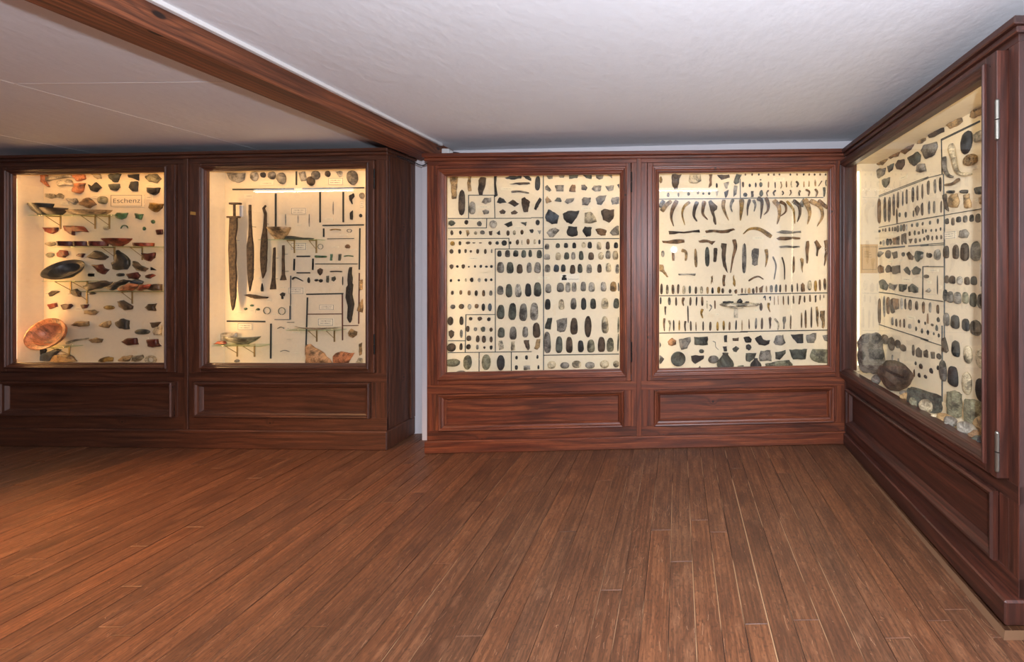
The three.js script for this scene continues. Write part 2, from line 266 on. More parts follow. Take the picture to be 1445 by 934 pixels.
function cabinet(o) {
  const { fr, H, bays, s0, s1, depth, wood, label } = o, g = grp('display_cabinet'), sl = fr.slope;
  g.position.copy(fr.A); g.rotation.y = fr.theta; tag(g, label, 'cabinet');
  const B = (name, a, parent = g, mat = wood, bev, dir) => mesh(name, shear(board(...a, bev, dir), sl), mat, parent);
  const proud = o.proud || 0;
  // plinth (may run out of line with the face), rails, stiles, header, cornice
  const pg = board(s0 - (o.plinthA ?? 0), s1 + (o.plinthB ?? 0.012), 0, H.plinth, -depth, 0.02, 0.006), pp = pg.attributes.position;
  if (o.plinthOut) for (let i = 0; i < pp.count; i++) if (pp.getZ(i) > 0) pp.setZ(i, pp.getZ(i) + o.plinthOut * (pp.getX(i) - s0) / (s1 - s0));
  mesh('plinth', shear(pg, sl), wood, g);
  B('rail', [s0, s1, H.plinth, H.p0, -0.025, 0]); B('rail', [s0, s1, H.p1, H.door0, -0.025, 0]); B('rail', [s0, s1, H.door1, H.head, -0.025, 0]);
  const cor = mergeGeometries([board(s0 - (o.corA ?? 0), s1 + (o.corB ?? 0.026), H.head + 0.016, H.top, -depth, 0.034, 0.004), board(s0 - (o.corA ?? 0) * 0.6, s1 + (o.corB ?? 0.016), H.head - 0.006, H.head + 0.016, -depth, 0.018, 0.004)]);
  mesh('cornice', shear(cor, sl), wood, g);
  let prev = s0;
  bays.forEach((b, i) => {
    B('stile', [prev, b.d0, H.plinth, H.door1, -0.027, -0.0005]); prev = b.d1;
    if (i) B('cover_strip', [b.d0 - (b.d0 - bays[i - 1].d1) * 0.5 - 0.018, b.d0 - (b.d0 - bays[i - 1].d1) * 0.5 + 0.014, H.plinth, H.head, 0, 0.01]);
    // below the door the stiles widen to the panel
    B('stile', [b.d0, b.p0, H.p0, H.p1, -0.027, -0.001]); B('stile', [b.p1, b.d1, H.p0, H.p1, -0.027, -0.001]);
    const lp = grp('lower_panel', g);
    B('panel_board', [b.p0 + 0.03, b.p1 - 0.03, H.p0 + 0.03, H.p1 - 0.03, -0.026, -0.014], lp);
    for (let k = 0; k < 4; k++) mesh('moulding', shear(mouldSide(k, b.p0, b.p1, H.p0, H.p1, scaleProf(PANELP, o.panelW ?? 0.044, 0, o.panelK ?? 1.35)), sl), wood, lp);
    // door
    const d = grp('door', g), m0 = b.g0 - b.mw, m1 = b.g1 + b.mw, my0 = H.g0 - 0.046, my1 = H.g1 + 0.046, f = 0.012 + proud, e = 0.0038;
    B('stile', [b.d0 + e, m0 + 0.004, H.door0 + e, H.door1 - e, -0.02, f], d); B('stile', [m1 - 0.004, b.d1 - e, H.door0 + e, H.door1 - e, -0.02, f], d);
    B('rail', [m0 + 0.004, m1 - 0.004, H.door0 + e, my0 + 0.004, -0.02, f - 0.0006], d); B('rail', [m0 + 0.004, m1 - 0.004, my1 - 0.004, H.door1 - e, -0.02, f - 0.0006], d);
    for (let k = 0; k < 4; k++) mesh('moulding', shear(mouldSide(k, m0, m1, my0, my1, scaleProf(PROFILE, b.mw, proud, 1)), sl), wood, d);
    const pane = new THREE.PlaneGeometry(b.g1 - b.g0 + 0.004, H.g1 - H.g0 + 0.004); pane.translate((b.g0 + b.g1) / 2, (H.g0 + H.g1) / 2, -0.014 + proud * 0.5); mesh('glass_pane', shear(pane, sl), M.glass, d);
    const hs = b.hinge > 0 ? b.d1 + 0.002 : b.d0 - 0.002;
    if (b.hinge) for (const hy of b.hy || [H.door0 + 0.14, H.door1 - 0.2]) {
      mesh('hinge', mergeGeometries([rod([hs, hy + sl * hs, f + 0.004], [hs, hy + 0.063 + sl * hs, f + 0.004], b.hr ?? 0.0055, 10), rod([hs, hy + 0.067 + sl * hs, f + 0.004], [hs, hy + 0.13 + sl * hs, f + 0.004], b.hr ?? 0.0055, 10), new THREE.SphereGeometry(b.hr ?? 0.0055, 10, 6).translate(hs, hy + 0.13 + sl * hs, f + 0.004), new THREE.SphereGeometry(b.hr ?? 0.0055, 10, 6).translate(hs, hy + sl * hs, f + 0.004)]), b.hm || M.iron, d);
    }
    for (const [ks, ky] of b.screws || []) mesh('screw', new THREE.SphereGeometry(0.003, 8, 6).scale(1, 1, 0.4).translate(ks, ky + sl * ks, f), M.iron, d);
    // the lit inside of the bay
    const tb = o.tb, i0 = b.g0 - b.r0, i1 = b.g1 + b.r1, y0 = b.yFloor ?? H.g0 - 0.05, y1 = H.g1 + 0.045, tf = -0.029;
    b.back = B('back_board', [i0 - 0.01, i1 + 0.01, y0 - 0.01, y1 + 0.01, tb - 0.012, tb], g, M.lining, 0.0005);
    B('lining_side', [i0 - 0.01, i0, y0, y1, tb, b.liningFront0 ?? tf], g, M.lining, 0.0005); B('lining_side', [i1, i1 + 0.01, y0, y1, tb, tf], g, M.lining, 0.0005);
    if (b.liningFront0) B('stile_return', [i0 - 0.025, i0 + 0.0, y0, y1, b.liningFront0, tf], g, wood);
    B('lining_top', [i0 - 0.01, i1 + 0.01, y1, y1 + 0.01, tb, tf], g, M.lining, 0.0005); B('lining_floor', [i0 - 0.01, i1 + 0.01, y0 - 0.01, y0, tb, tf], g, M.lining, 0.0005);
    const [inten, col] = CASE_LAMP[b.lamp], glow = M.tubeGlow.clone(); glow.emissive.set(col).lerp(new THREE.Color(1, 1, 1), 0.35);
    const yc = (H.g0 + H.g1) / 2, hh = H.g1 - H.g0, sc = (b.g0 + b.g1) / 2, tl = b.tl ?? -0.042;
    const W = (s, y, t) => fr.world(s, y + sl * s, t).toArray();
    for (const [ss, k, sgn] of [[b.ts0 ?? i0 + 0.014, b.k0 ?? 1, 1], [b.ts1 ?? i1 - 0.014, b.k1 ?? 0.7, -1]]) {
      mesh('tube_lamp', rod([ss, H.g0 + 0.01 + sl * ss, tl], [ss, H.g1 - 0.01 + sl * ss, tl], 0.006), glow, g);
      areaLight(col, inten * k, 0.014, hh - 0.04, W(ss + sgn * 0.0075, yc, tl - 0.004), W(ss + sgn * 0.5, yc, tb + (b.aim ?? 0)));
    }
    const ty = y1 - 0.012;
    mesh('tube_lamp', rod([b.g0 + 0.01, ty + sl * (b.g0 + 0.01), -0.04], [b.g1 - 0.01, ty + sl * (b.g1 - 0.01), -0.04], 0.006), glow, g);
    areaLight(col, inten * (b.kt ?? 1), b.g1 - b.g0 - 0.04, 0.014, W(sc, ty - 0.0075, -0.044), W(sc, ty - 0.5, tb));
  });
  B('stile', [prev, s1, H.plinth, H.door1, -0.027, -0.0005]);
  // carcass sides
  const sideM = wood;
  if (o.sideA !== false) B('side_panel', [s0, s0 + 0.016, H.plinth, H.head, -depth, -0.027]);
  if (o.sideB !== false) { B('side_panel', [s1 - 0.016, s1 - 0.0005, H.plinth, H.head, -depth, -0.027], g, sideM, undefined, 1);
    if (o.batten) B('batten', [s1 - 0.004, s1 + 0.012, H.plinth, H.head - 0.01, -depth, -depth + 0.05]); }
  B('top_board', [s0, s1, H.head - 0.004, H.head + 0.01, -depth, -0.027]);
  return g;
}
const bayL1 = { d0: -0.03, d1: 1.329, g0: 0.065, g1: 1.232, mw: 0.036, p0: -0.022, p1: 1.304, r0: 0.05, r1: 0.06, tl: -0.034, k0: 1.3, k1: 0.7, lamp: 'pottery', screws: [[1.3, 1.2]] };
const bayL2 = { d0: 1.476, d1: 2.792, g0: 1.549, g1: 2.717, mw: 0.036, p0: 1.468, p1: 2.756, r0: 0.07, r1: 0.03, tl: -0.034, k0: 1.5, k1: 0.5, lamp: 'sword', hinge: 1, hm: M.iron, screws: [[1.49, 1.2]] };
const cabL = cabinet({ fr: FL, H: P_HIGH, bays: [bayL1, bayL2], s0: -0.13, s1: 2.873, depth: 0.29, wood: M.woodDark, tb: -0.18, batten: true, label: 'dark wooden wall cabinet with two glazed doors showing pottery sherds and swords' });
const bayM1 = { d0: 0.04, d1: 1.402, g0: 0.128, g1: 1.321, mw: 0.05, p0: 0.085, p1: 1.35, r0: 0.065, r1: 0.06, lamp: 'axe', hinge: 1, screws: [[0.06, 0.9], [0.06, 1.4], [0.07, 1.9], [0.06, 0.6]] };
const bayM2 = { d0: 1.51, d1: 2.832, g0: 1.593, g1: 2.774, mw: 0.046, p0: 1.559, p1: 2.809, r0: 0.06, r1: 0.05, lamp: 'antler', screws: [[1.53, 1.95], [1.53, 0.5], [1.53, 1.2]] };
const cabM = cabinet({ fr: FM, H: P_LOW, bays: [bayM1, bayM2], s0: 0, s1: 2.893, depth: 0.32, wood: M.wood, tb: -0.16, sideB: false, plinthB: 0, corB: 0, plinthA: 0.01, corA: 0.02, label: 'reddish wooden wall cabinet with two glazed doors showing stone axes and antlers' });
const bayR = { d0: -0.02, d1: 1.488, g0: 0.04, g1: 1.398, mw: 0.034, p0: 0.04, p1: 1.44, r0: 0.03, r1: 0.06, lamp: 'boulder', hinge: 1, hr: 0.0075, hm: M.steel, hy: [0.5, 1.66], yFloor: 0.517, liningFront0: -0.07, ts0: 0.018, tl: -0.078, k0: 1, k1: 0.8, screws: [[1.45, 1.93], [1.45, 0.47]] };
const cabR = cabinet({ fr: FR, H: P_LOW, bays: [bayR], s0: 0.0, s1: 1.535, depth: 0.36, wood: M.woodShaded, tb: -0.225, proud: 0.025, sideA: false, plinthOut: 0.035, panelK: 1.6, label: 'wooden wall cabinet with shade-darkened colour, one glazed door and boulders on its floor' });
{ // pale filler strip between the plinth of the boulder cabinet and the floor
  const g = geoFrom([], []); const a = FR.world(0.0, -0.001, 0.026), b = FR.world(1.56, 0.034, 0.066), fa = floorY(a.x), fb = floorY(b.x), pos = [], uv = [];
  const q = [[a.x - 0.004, fa, a.z], [b.x - 0.004, fb, b.z], [b.x, b.y, b.z], [a.x, a.y, a.z], [b.x + 0.4, fb, b.z], [b.x + 0.4, b.y, b.z]];
  const put = (...k) => { for (const i of k) { pos.push(...q[i]); uv.push(q[i][2], q[i][1]); } };
  put(0, 1, 2, 0, 2, 3, 1, 4, 5, 1, 5, 2);
  struct(mesh('trim_2', geoFrom(pos, uv), M.filler), 'pale strip between boulder cabinet and floor');
}
{ const g = board(-0.024, 0.024, -0.011, 0.011, 0, 0.0012), m = mesh('paper_tag', g, std({ color: 0xc99a4e, roughness: 0.8 }), cabL), h = FL.hit(273, 301, 0.003); m.position.set(h[0], h[1], 0.002); m.rotation.z = -0.12; }

// ---------------------------------------------------------------- lamps of the room
for (const [xa, xb, zl, lab] of [[-4.75, -3.55, -1.62, 'white fluorescent ceiling lamp over the pottery side of the room'], [-0.3, 0.55, -1.05, 'white fluorescent ceiling lamp over the axe side of the room']]) {
  const l = grp('ceiling_lamp'), y = ceilY((xa + xb) / 2) - 0.02; l.position.set((xa + xb) / 2, y, zl); tag(l, lab, 'lamp', 'fluorescent ceiling lamps'); const w = (xb - xa) / 2;
  mesh('housing', board(-w, w, -0.02, 0.012, -0.05, 0.05, 0.004), M.white, l);
  mesh('tube', rod([-w + 0.03, -0.036, 0], [w - 0.03, -0.036, 0], 0.013, 12), std({ color: 0xffffff, emissive: 0xffffff, emissiveIntensity: 6 }), l);
  areaLight(CEILING_LAMP_COLOR, CEILING_LAMP, 2 * w - 0.06, 0.05, [(xa + xb) / 2, y - 0.052, zl], [(xa + xb) / 2, 0, zl + 0.001]);
}
{ // the photographer's flash head on a stand just behind the camera
  const f = grp('flash_lamp'); f.position.set(FLASH_AT[0], floorY(FLASH_AT[0]), FLASH_AT[2] + 0.16); tag(f, 'black photographic flash head on a slim light stand', 'flash lamp');
  const h = FLASH_AT[1] - f.position.y;
  mesh('stand', rod([0, 0, 0], [0, h - 0.05, 0], 0.011), M.black, f);
  for (const a of [0, 2.1, 4.2]) mesh('foot', rod([0, 0.25, 0], [Math.cos(a + 0.5) * 0.3, 0.008, 0.1 + Math.sin(a + 0.5) * 0.3], 0.008), M.black, f);
  mesh('head', board(-0.05, 0.05, h - 0.05, h + 0.05, -0.05, 0.1, 0.008), M.black, f);
  mesh('bulb', new THREE.SphereGeometry(0.026, 16, 12).translate(0, h, -0.085), std({ color: 0xffffff, emissive: 0xffffff, emissiveIntensity: 5 }), f);
  const p = new THREE.PointLight(FLASH_COLOR, FLASH, 0, 2); p.position.set(FLASH_AT[0], FLASH_AT[1], FLASH_AT[2] + 0.075); p.castShadow = true; p.shadow.radius = 1.8; p.name = 'flash_light'; scene.add(p);
}
{ // warm ceiling spot at the pottery end of the room
  const s = grp('ceiling_spot'); s.position.set(-4.1, ceilY(-4.1), -0.6); tag(s, 'small white ceiling spotlight with a warm bulb', 'spotlight');
  mesh('mount', rod([0, 0, 0], [0, -0.03, 0], 0.03, 16), M.white, s); const hd = rod([0, -0.03, 0], [0.03, -0.11, -0.04], 0.034, 16); mesh('shade', hd, M.white, s);
  mesh('bulb', new THREE.SphereGeometry(0.022, 12, 8).translate(0.036, -0.127, -0.048), std({ color: 0xffffff, emissive: 0xffc98a, emissiveIntensity: 4 }), s);
  const l = new THREE.SpotLight(SPOT_COLOR, SPOT, 0, 0.62, 0.75, 2); l.position.set(-4.05, ceilY(-4.1) - 0.16, -0.665); l.target.position.set(-3.05, 0, -1.5); l.castShadow = true; l.name = 'spot_light'; scene.add(l, l.target);
}

// ---------------------------------------------------------------- finds: one mesh each, laid on the boards
const PAL = {
  k: [0x343635, 'near-black'], g: [0x565a50, 'green-grey'], n: [0x858177, 'mid-grey'], s: [0xaba699, 'pale grey'], c: [0xc6b99a, 'cream'], t: [0xb29467, 'tan'], b: [0x806447, 'brown'], d: [0x584a3b, 'dark-brown'],
  r: [0x8e432c, 'terracotta'], o: [0xc88257, 'orange-red'], m: [0x602a22, 'maroon'], v: [0x4f7858, 'green'], u: [0x4c555d, 'slate-blue'], w: [0xded3b8, 'ivory'], y: [0xa5833f, 'ochre'], l: [0x8a886f, 'olive-grey'], e: [0xc49468, 'pale orange'],
};
const findMats = {};
function findMat(c, style) {
  const j = Math.floor(rnd() * 3), key = c + style + j;
  if (!findMats[key]) {
    const col = new THREE.Color(PAL[c][0]); col.multiplyScalar([0.86, 1.0, 1.16][j]);
    findMats[key] = std({ color: col.multiplyScalar(1.12), map: style === 'rust' ? texRust : texStone, roughness: style === 'glaze' ? 0.4 : 0.78, bumpMap: texStoneB, bumpScale: style === 'glaze' ? 0.0006 : 0.0025 });
  }
  return findMats[key];
}
// domed solid over an outline (points in metres round their centre)
function dome(pts, th, flat) {
  const n = pts.length, pos = [], uv = [], idx = [], ou = rnd(), ov = rnd();
  const rings = flat ? [[1, 0], [1.0, 0.55], [0.93, 0.95], [0.55, 1.0]] : [[0.96, 0], [1, 0.3], [0.88, 0.72], [0.55, 0.96]];
  for (const [k, z] of rings) for (const p of pts) { const q = z > 0.5 ? rr(-0.05, 0.05) : 0; pos.push(p[0] * k, p[1] * k, th * (z + q)); uv.push(p[0] * k + ou, p[1] * k + ov + z * 0.01); }
  pos.push(0, 0, th); uv.push(ou, ov); const C = rings.length * n;
  pos.push(0, 0, 0); uv.push(ou, ov);
  for (let r = 0; r + 1 < rings.length; r++) for (let i = 0; i < n; i++) { const a = r * n + i, b = r * n + (i + 1) % n; idx.push(a, b, b + n, a, b + n, a + n); }
  for (let i = 0; i < n; i++) { idx.push((rings.length - 1) * n + i, (rings.length - 1) * n + (i + 1) % n, C, (i + 1) % n, i, C + 1); }
  return geoFrom(pos, uv, idx);
}
const ccw = p => { let a = 0; p.forEach((q, i) => { const r = p[(i + 1) % p.length]; a += q[0] * r[1] - r[0] * q[1]; }); return a < 0 ? p.reverse() : p; };
function roughen(p, amt) { // split the edges and jog the new points a little
  const out = []; p.forEach((a, i) => { const b = p[(i + 1) % p.length], d = Math.hypot(b[0] - a[0], b[1] - a[1]); out.push(a); const m = d > 0.03 ? 2 : 1; for (let k = 1; k <= m; k++) { const f = k / (m + 1), j = rr(-1, 1) * amt * d; out.push([a[0] + (b[0] - a[0]) * f - (b[1] - a[1]) / d * j, a[1] + (b[1] - a[1]) * f + (b[0] - a[0]) / d * j]); } }); return out;
}
function oval(w, h, n, taper, e, rot = 0) {
  const p = []; for (let i = 0; i < n; i++) { const a = i / n * 2 * Math.PI, c = Math.cos(a), s = Math.sin(a), y = Math.sign(s) * Math.abs(s) ** (2 / e), x = Math.sign(c) * Math.abs(c) ** (2 / e) * (1 - taper * y); const k = 1 + rr(-0.03, 0.03); const X = x * w / 2 * k, Y = y * h / 2 * k; p.push([X * Math.cos(rot) - Y * Math.sin(rot), X * Math.sin(rot) + Y * Math.cos(rot)]); } return p;
}
function horn(pts, r0, r1) { // pts local metres; tapering round body
  const cv = new THREE.CatmullRomCurve3(pts.map(p => new THREE.Vector3(p[0], p[1], 0))), N = 12, S = 8, pos = [], uv = [], idx = [], ou = rnd();
  for (let i = 0; i <= N; i++) { const f = i / N, c = cv.getPoint(f), T = cv.getTangent(f), r = (r0 + (r1 - r0) * Math.pow(f, 1.25)) * (i === 0 || i === N ? 0.75 : 1 + rr(-0.05, 0.05)), z0 = Math.max(r0, r1) * 0.9; for (let j = 0; j < S; j++) { const a = j / S * 2 * Math.PI; pos.push(c.x - T.y * r * Math.cos(a), c.y + T.x * r * Math.cos(a), z0 * 0.4 + r * 0.75 * (0.75 + Math.sin(a))); uv.push(f * 0.2 + ou, j / S * 0.05); } }
  for (let i = 0; i < N; i++) for (let j = 0; j < S; j++) { const a = i * S + j, b = i * S + (j + 1) % S; idx.push(a, a + S, b + S, a, b + S, b); }
  for (const [i, fl] of [[0, 0], [N, 1]]) { const c = pos.length / 3, q = cv.getPoint(i / N); let z = 0; for (let j = 0; j < S; j++) z += pos[(i * S + j) * 3 + 2] / S; pos.push(q.x, q.y, z); uv.push(ou, 0); for (let j = 0; j < S; j++) { const a = i * S + j, b = i * S + (j + 1) % S; fl ? idx.push(a, c, b) : idx.push(a, b, c); } }
  return geoFrom(pos, uv, idx);
}
const paper = {};
function paperMat(kind) {
  if (paper[kind]) return paper[kind];
  const c = document.createElement('canvas'); c.width = 256; c.height = 128; const x = c.getContext('2d');
  x.fillStyle = kind === 'plain' ? '#efe3c2' : '#f1e6c9'; x.fillRect(0, 0, 256, 128); x.strokeStyle = '#5b5346'; x.fillStyle = '#5b5346'; x.lineWidth = 5;
  if (kind === 'framed') x.strokeRect(10, 10, 236, 108);
  let s = 5; const q = () => { s = (s * 16807) % 2147483647; return s / 2147483647; };   // blurred lines of print, too small to read
  for (const y of kind === 'plain' ? [64] : [46, 84]) for (let i = kind === 'plain' ? 50 : 40; i < 210; i += 9 + q() * 12) x.fillRect(i, y - 7, 4 + q() * 7, 10 + q() * 4);
  const t = new THREE.CanvasTexture(c); t.colorSpace = THREE.SRGBColorSpace; return paper[kind] = std({ map: t, roughness: 0.85 });
}
const unitPaper = (() => { const g = new THREE.BoxGeometry(1, 1, 1); g.translate(0, 0, 0.5); return g; })();

const finds = [];                       // label bookkeeping, closed after everything is laid out
function addFind(fr, cx, cy, t, geo, mat, cur, colour, size) {
  const m = mesh(cur.name, geo, mat); m.position.copy(fr.world(cx, cy, t)); m.rotation.y = fr.theta;
  finds.push({ m, cur, colour, size, s: cx, y: cy, fr }); return m;
}
function layOut(reg, text) {
  const { fr, bay, tb, u0, v0, k } = reg; let cur = null;
  const hit = (x, y, t = tb) => fr.hit(u0 + x / k, v0 + y / k, t);
  for (let line of text.split('\n')) {
    line = line.trim(); if (!line) continue;
    if (line[0] === '#') { const [name, cat, noun, tail, style, th] = line.slice(1).split('|').map(s => s.trim()); cur = { name, cat, noun, tail, style: style || 'stone', th: th ? +th : 0 }; continue; }
    for (const it of line.split(';')) {
      const w = it.trim().split(/\s+/); if (!w[0]) continue; const code = w[0];
      if (code === 'B' || code === 'G' || code === 'R') { // dividing strips on the board
        const [x1, y1, x2, y2, th] = w.slice(1).map(Number), a = hit(x1, y1), b = hit(x2, y2), d = Math.hypot(b[0] - a[0], b[1] - a[1]), wd = (th || 6) / k * a[2] / F * 0.85;
        const m = mesh('divider_strip', unitPaper, code === 'B' ? M.strip : code === 'G' ? M.stripGrey : M.stripBrown, bay.back);
        m.position.set((a[0] + b[0]) / 2, (a[1] + b[1]) / 2, tb); m.rotation.z = Math.atan2(b[1] - a[1], b[0] - a[0]); m.scale.set(d + wd * 0.5, Math.max(wd, 0.003), 0.004); continue;
      }
      if (code === 'L' || code === 'Lf') {
        const [x, y, ww, hh] = w.slice(1).map(Number), a = [hit(x - ww / 2, y)[0], hit(x, y - hh / 2)[1]], b = [hit(x + ww / 2, y)[0], hit(x, y + hh / 2)[1]];
        const m = mesh('paper_label', unitPaper, paperMat(code === 'L' ? 'plain' : 'framed'), bay.back); m.position.set((a[0] + b[0]) / 2, (a[1] + b[1]) / 2, tb); m.scale.set(Math.abs(b[0] - a[0]), Math.abs(b[1] - a[1]), 0.0025); continue;
      }
      const colour = w[1], n = w.slice(2).map(Number);
      if (n.some(Number.isNaN)) throw new Error('bad find: ' + it);
      if (code === 'p') {
        let P = []; for (let i = 0; i < n.length; i += 2) P.push(hit(n[i], n[i + 1]).slice(0, 2));
        ccw(P); let A = 0, cx = 0, cy = 0; P.forEach((q, i) => { const r = P[(i + 1) % P.length], c = q[0] * r[1] - r[0] * q[1]; A += c; cx += (q[0] + r[0]) * c; cy += (q[1] + r[1]) * c; }); cx /= 3 * A; cy /= 3 * A;
        const sz = Math.sqrt(Math.abs(A / 2)); P = roughen(P.map(q => [q[0] - cx, q[1] - cy]), 0.06);
        addFind(fr, cx, cy, tb, dome(P, cur.th || Math.max(0.006, Math.min(0.022, sz * 0.32)), cur.style !== 'stone' || sz < 0.03), findMat(colour, cur.style), cur, colour, sz);
      } else if (code === 'h') {
        const [r0, r1, ...xy] = n, P = []; for (let i = 0; i < xy.length; i += 2) P.push(hit(xy[i], xy[i + 1]).slice(0, 2));
        const c = hit(xy[2], xy[3]), sc = c[2] / F / k * 1.0, cx = c[0], cy = c[1];
        addFind(fr, cx, cy, tb, horn(P.map(q => [q[0] - cx, q[1] - cy]), r0 * sc, r1 * sc), findMat(colour, cur.style), cur, colour, P.length * r0);
      } else if (code === 'r') { // ring
        const [x, y, ww, hh, band] = n, a = [hit(x - ww / 2, y)[0], hit(x, y - hh / 2)[1]], b = [hit(x + ww / 2, y)[0], hit(x, y + hh / 2)[1]], R = (b[0] - a[0]) / 2, rt = R * (band || 0.1);
        const g = new THREE.TorusGeometry(R - rt, rt, 8, 26, band ? 6.2832 : 5.9); g.rotateZ(-1.4); g.scale(1, Math.abs(b[1] - a[1]) / 2 / R, 1); g.translate(0, 0, rt);
        addFind(fr, (a[0] + b[0]) / 2, (a[1] + b[1]) / 2, tb, g, findMat(colour, cur.style), cur, colour, R);
      } else {
        const [x, y, ww, hh, rot] = n, aw = hit(x - ww / 2, y), bw = hit(x + ww / 2, y), ah = hit(x, y - hh / 2), bh = hit(x, y + hh / 2), a = [aw[0], ah[1]], b = [bw[0], bh[1]], W = Math.abs(b[0] - a[0]) * (fr === FR ? 0.85 : 1), H = Math.abs(b[1] - a[1]), sz = Math.sqrt(W * H);
        const R = (rot || 0) * Math.PI / 180;
        const P = code === 'a' ? oval(W, H, 18, 0.13, 2.9, R + rr(-0.04, 0.04)) : code === 'o' ? oval(W, H, 16, rr(-0.05, 0.05), 2.15, R) : code === 'b' ? oval(W * 1.02, H, 12, rr(-0.12, 0.2), 2.6, R + rr(-0.04, 0.04)) : roughen(oval(W * 1.1, H * 1.1, 7, rr(-0.3, 0.3), 2, R).map(q => [q[0] * rr(0.85, 1.1), q[1] * rr(0.85, 1.1)]), 0.05);
        const th = cur.th || (fr === FR ? 0.7 : 1) * (code === 't' ? Math.max(0.005, Math.min(0.016, sz * 0.4)) : Math.max(0.005, Math.min(0.032, Math.min(W, H) * 0.48)));
        const m = addFind(fr, (a[0] + b[0]) / 2, (a[1] + b[1]) / 2, tb, dome(P, th, false), findMat(colour, cur.style), cur, colour, sz);
      }
    }
  }
}
const Z = 934 / 160;
const R = (fr, bay, tb, u0, v0, k = Z) => ({ fr, bay, tb, u0, v0, k });

// ---- pottery case (sign: Eschenz)
layOut(R(FL, bayL1, -0.18, 0, 220), `
# pottery_sherd|sherd|rim sherd|in the topmost rows of the Eschenz pottery case|glaze
p o 345 160 395 160 410 185 380 210 415 258 350 215; p w 395 170 600 158 610 178 510 188 405 212; p o 612 160 705 155 712 190 650 210; p w 485 230 515 200 590 198 615 245 550 240 500 252; p o 640 228 710 225 690 295 665 312 615 298
L 590 280 50 22; L 535 388 65 30; L 540 735 75 30
# pottery_sherd|sherd|small sherd|directly above the bowls on the topmost glass shelf|glaze
p c 390 310 455 315 468 340 430 352 392 340; p c 475 325 500 308 530 325 525 350 490 345; p s 555 352 635 350 650 380 625 402 590 378; p b 670 385 740 345 800 400 745 432 685 410
# pottery_sherd|sherd|bowl sherd|between topmost glass shelf and black bowl|glaze
p r 375 590 485 590 480 620 440 642 395 625; p r 545 575 690 580 735 628 620 620 620 655 555 615; t c 425 725 85 35; p c 580 715 620 715 620 748 595 745; t l 418 818 65 38; p r 490 800 515 775 560 782 570 815 540 838 495 830; p m 640 820 660 803 705 805 685 838
`);
layOut(R(FL, bayL1, -0.18, 120, 220), `
# pottery_sherd|sherd|coarse sherd|above the Eschenz sign|stone
p k 35 235 65 262 100 218 145 262 105 298 60 288; p c 55 150 130 150 140 188 105 190; p g 205 160 225 148 305 150 275 218 250 220 215 190; p k 362 155 450 150 448 205 370 180; p l 503 175 540 150 600 150 635 190 600 225 540 215; p g 203 235 290 230 295 260 265 288 220 280; p k 390 212 442 210 440 290 400 292 375 265
# pottery_sherd|sherd|sherd|beside the Eschenz sign|glaze
p k 528 262 625 262 615 300 580 325 535 305; o l 160 365 65 68; p y 555 385 650 395 640 430 595 465 545 430
L 350 215 65 22; L 535 245 60 22; L 85 335 75 30; L 530 342 60 40
# glass_fragment|glass|glass fragment|under the Eschenz sign|glaze
p v 265 490 285 468 358 470 345 505 310 525 275 512; p v 425 472 485 480 468 525 430 515; t v 565 542 28 30; t v 492 598 22 30; t c 182 592 40 38; h v 5 5 300 598 318 575 350 578 358 595
# pottery_sherd|sherd|sherd|around the brackets of the shelf with the red bowl|glaze
p m 595 610 642 605 645 645 605 650; p k 280 775 330 810 375 860 372 905 350 935 250 935 237 880 262 870; p m 485 800 585 795 580 840 545 868 510 855; p d 415 865 440 875 470 905 525 925 500 950 450 945 412 900; p m 75 895 150 892 165 920 205 935 170 975 130 955; p k 548 915 575 930 590 942 548 942; p d 30 835 100 780 140 790 200 830 170 855 90 848
L 485 880 30 8; L 620 775 40 8
`);
layOut(R(FL, bayL1, -0.18, 120, 370), `
# pottery_sherd|sherd|sherd|just above the shelf of fluted black sherds|glaze
t k 300 103 60 28; p m 357 95 440 82 460 110 440 140 380 135; p r 507 110 560 95 585 108 540 135 510 128
L 55 105 55 30; L 322 422 45 10; L 500 625 45 12
# pottery_sherd|sherd|sherd|below the shelf of fluted black sherds|glaze
t d 62 256 65 20; o y 205 372 85 36; p d 290 320 320 312 400 360 395 385 350 395 305 365; p d 510 370 540 342 595 340 580 370 590 400 540 398; p k 270 490 320 462 370 480 365 520 370 550 310 545 275 515; p t 165 490 215 482 222 510 200 540 130 522; p d 548 495 630 492 600 530 570 540; p c 572 575 600 530 635 520 635 600 590 598; o g 480 572 120 45; p m 320 650 370 622 430 622 445 675 375 682; p m 528 635 605 632 610 665 635 690 580 700 540 690; p t 45 635 100 620 150 632 140 660 80 662
# amphora_fragment|sherd|jar fragment|in the bottom row of the Eschenz pottery case|stone|0.03
p y 150 790 200 775 240 785 235 815 130 815; p t 290 810 330 770 400 765 370 815; p c 410 770 480 760 490 790 450 815 405 815; r c 555 800 90 70 0.22
`);
layOut(R(FL, bayL1, -0.18, 0, 370), `
# pottery_sherd|sherd|small sherd|between the black bowl and the orange bowl|glaze
p d 412 255 440 235 498 240 450 270 425 282; p d 595 235 640 218 672 250 668 285 620 270; p r 407 345 470 335 475 365 425 385; p m 518 350 590 342 605 360 575 385 540 390; p m 675 350 735 345 720 375 690 382; p t 712 395 780 390 817 408 790 430 715 425; p t 605 515 650 485 735 485 740 520 680 530
L 755 105 55 25; L 390 258 45 35; L 580 262 60 40; L 650 385 65 30
# bone_fragment|bone|slender bone|above the tan sherd behind the orange bowl|stone
h c 11 6 560 665 620 645 740 625
# pottery_sherd|sherd|large sherd|propped in the bottom corner beneath the orange bowl|glaze|0.02
p k 110 670 215 632 310 640 390 720 330 810 110 815; p u 290 815 380 745 480 710 510 720 440 785 420 815; p t 430 815 470 760 540 755 600 770 640 815
`);
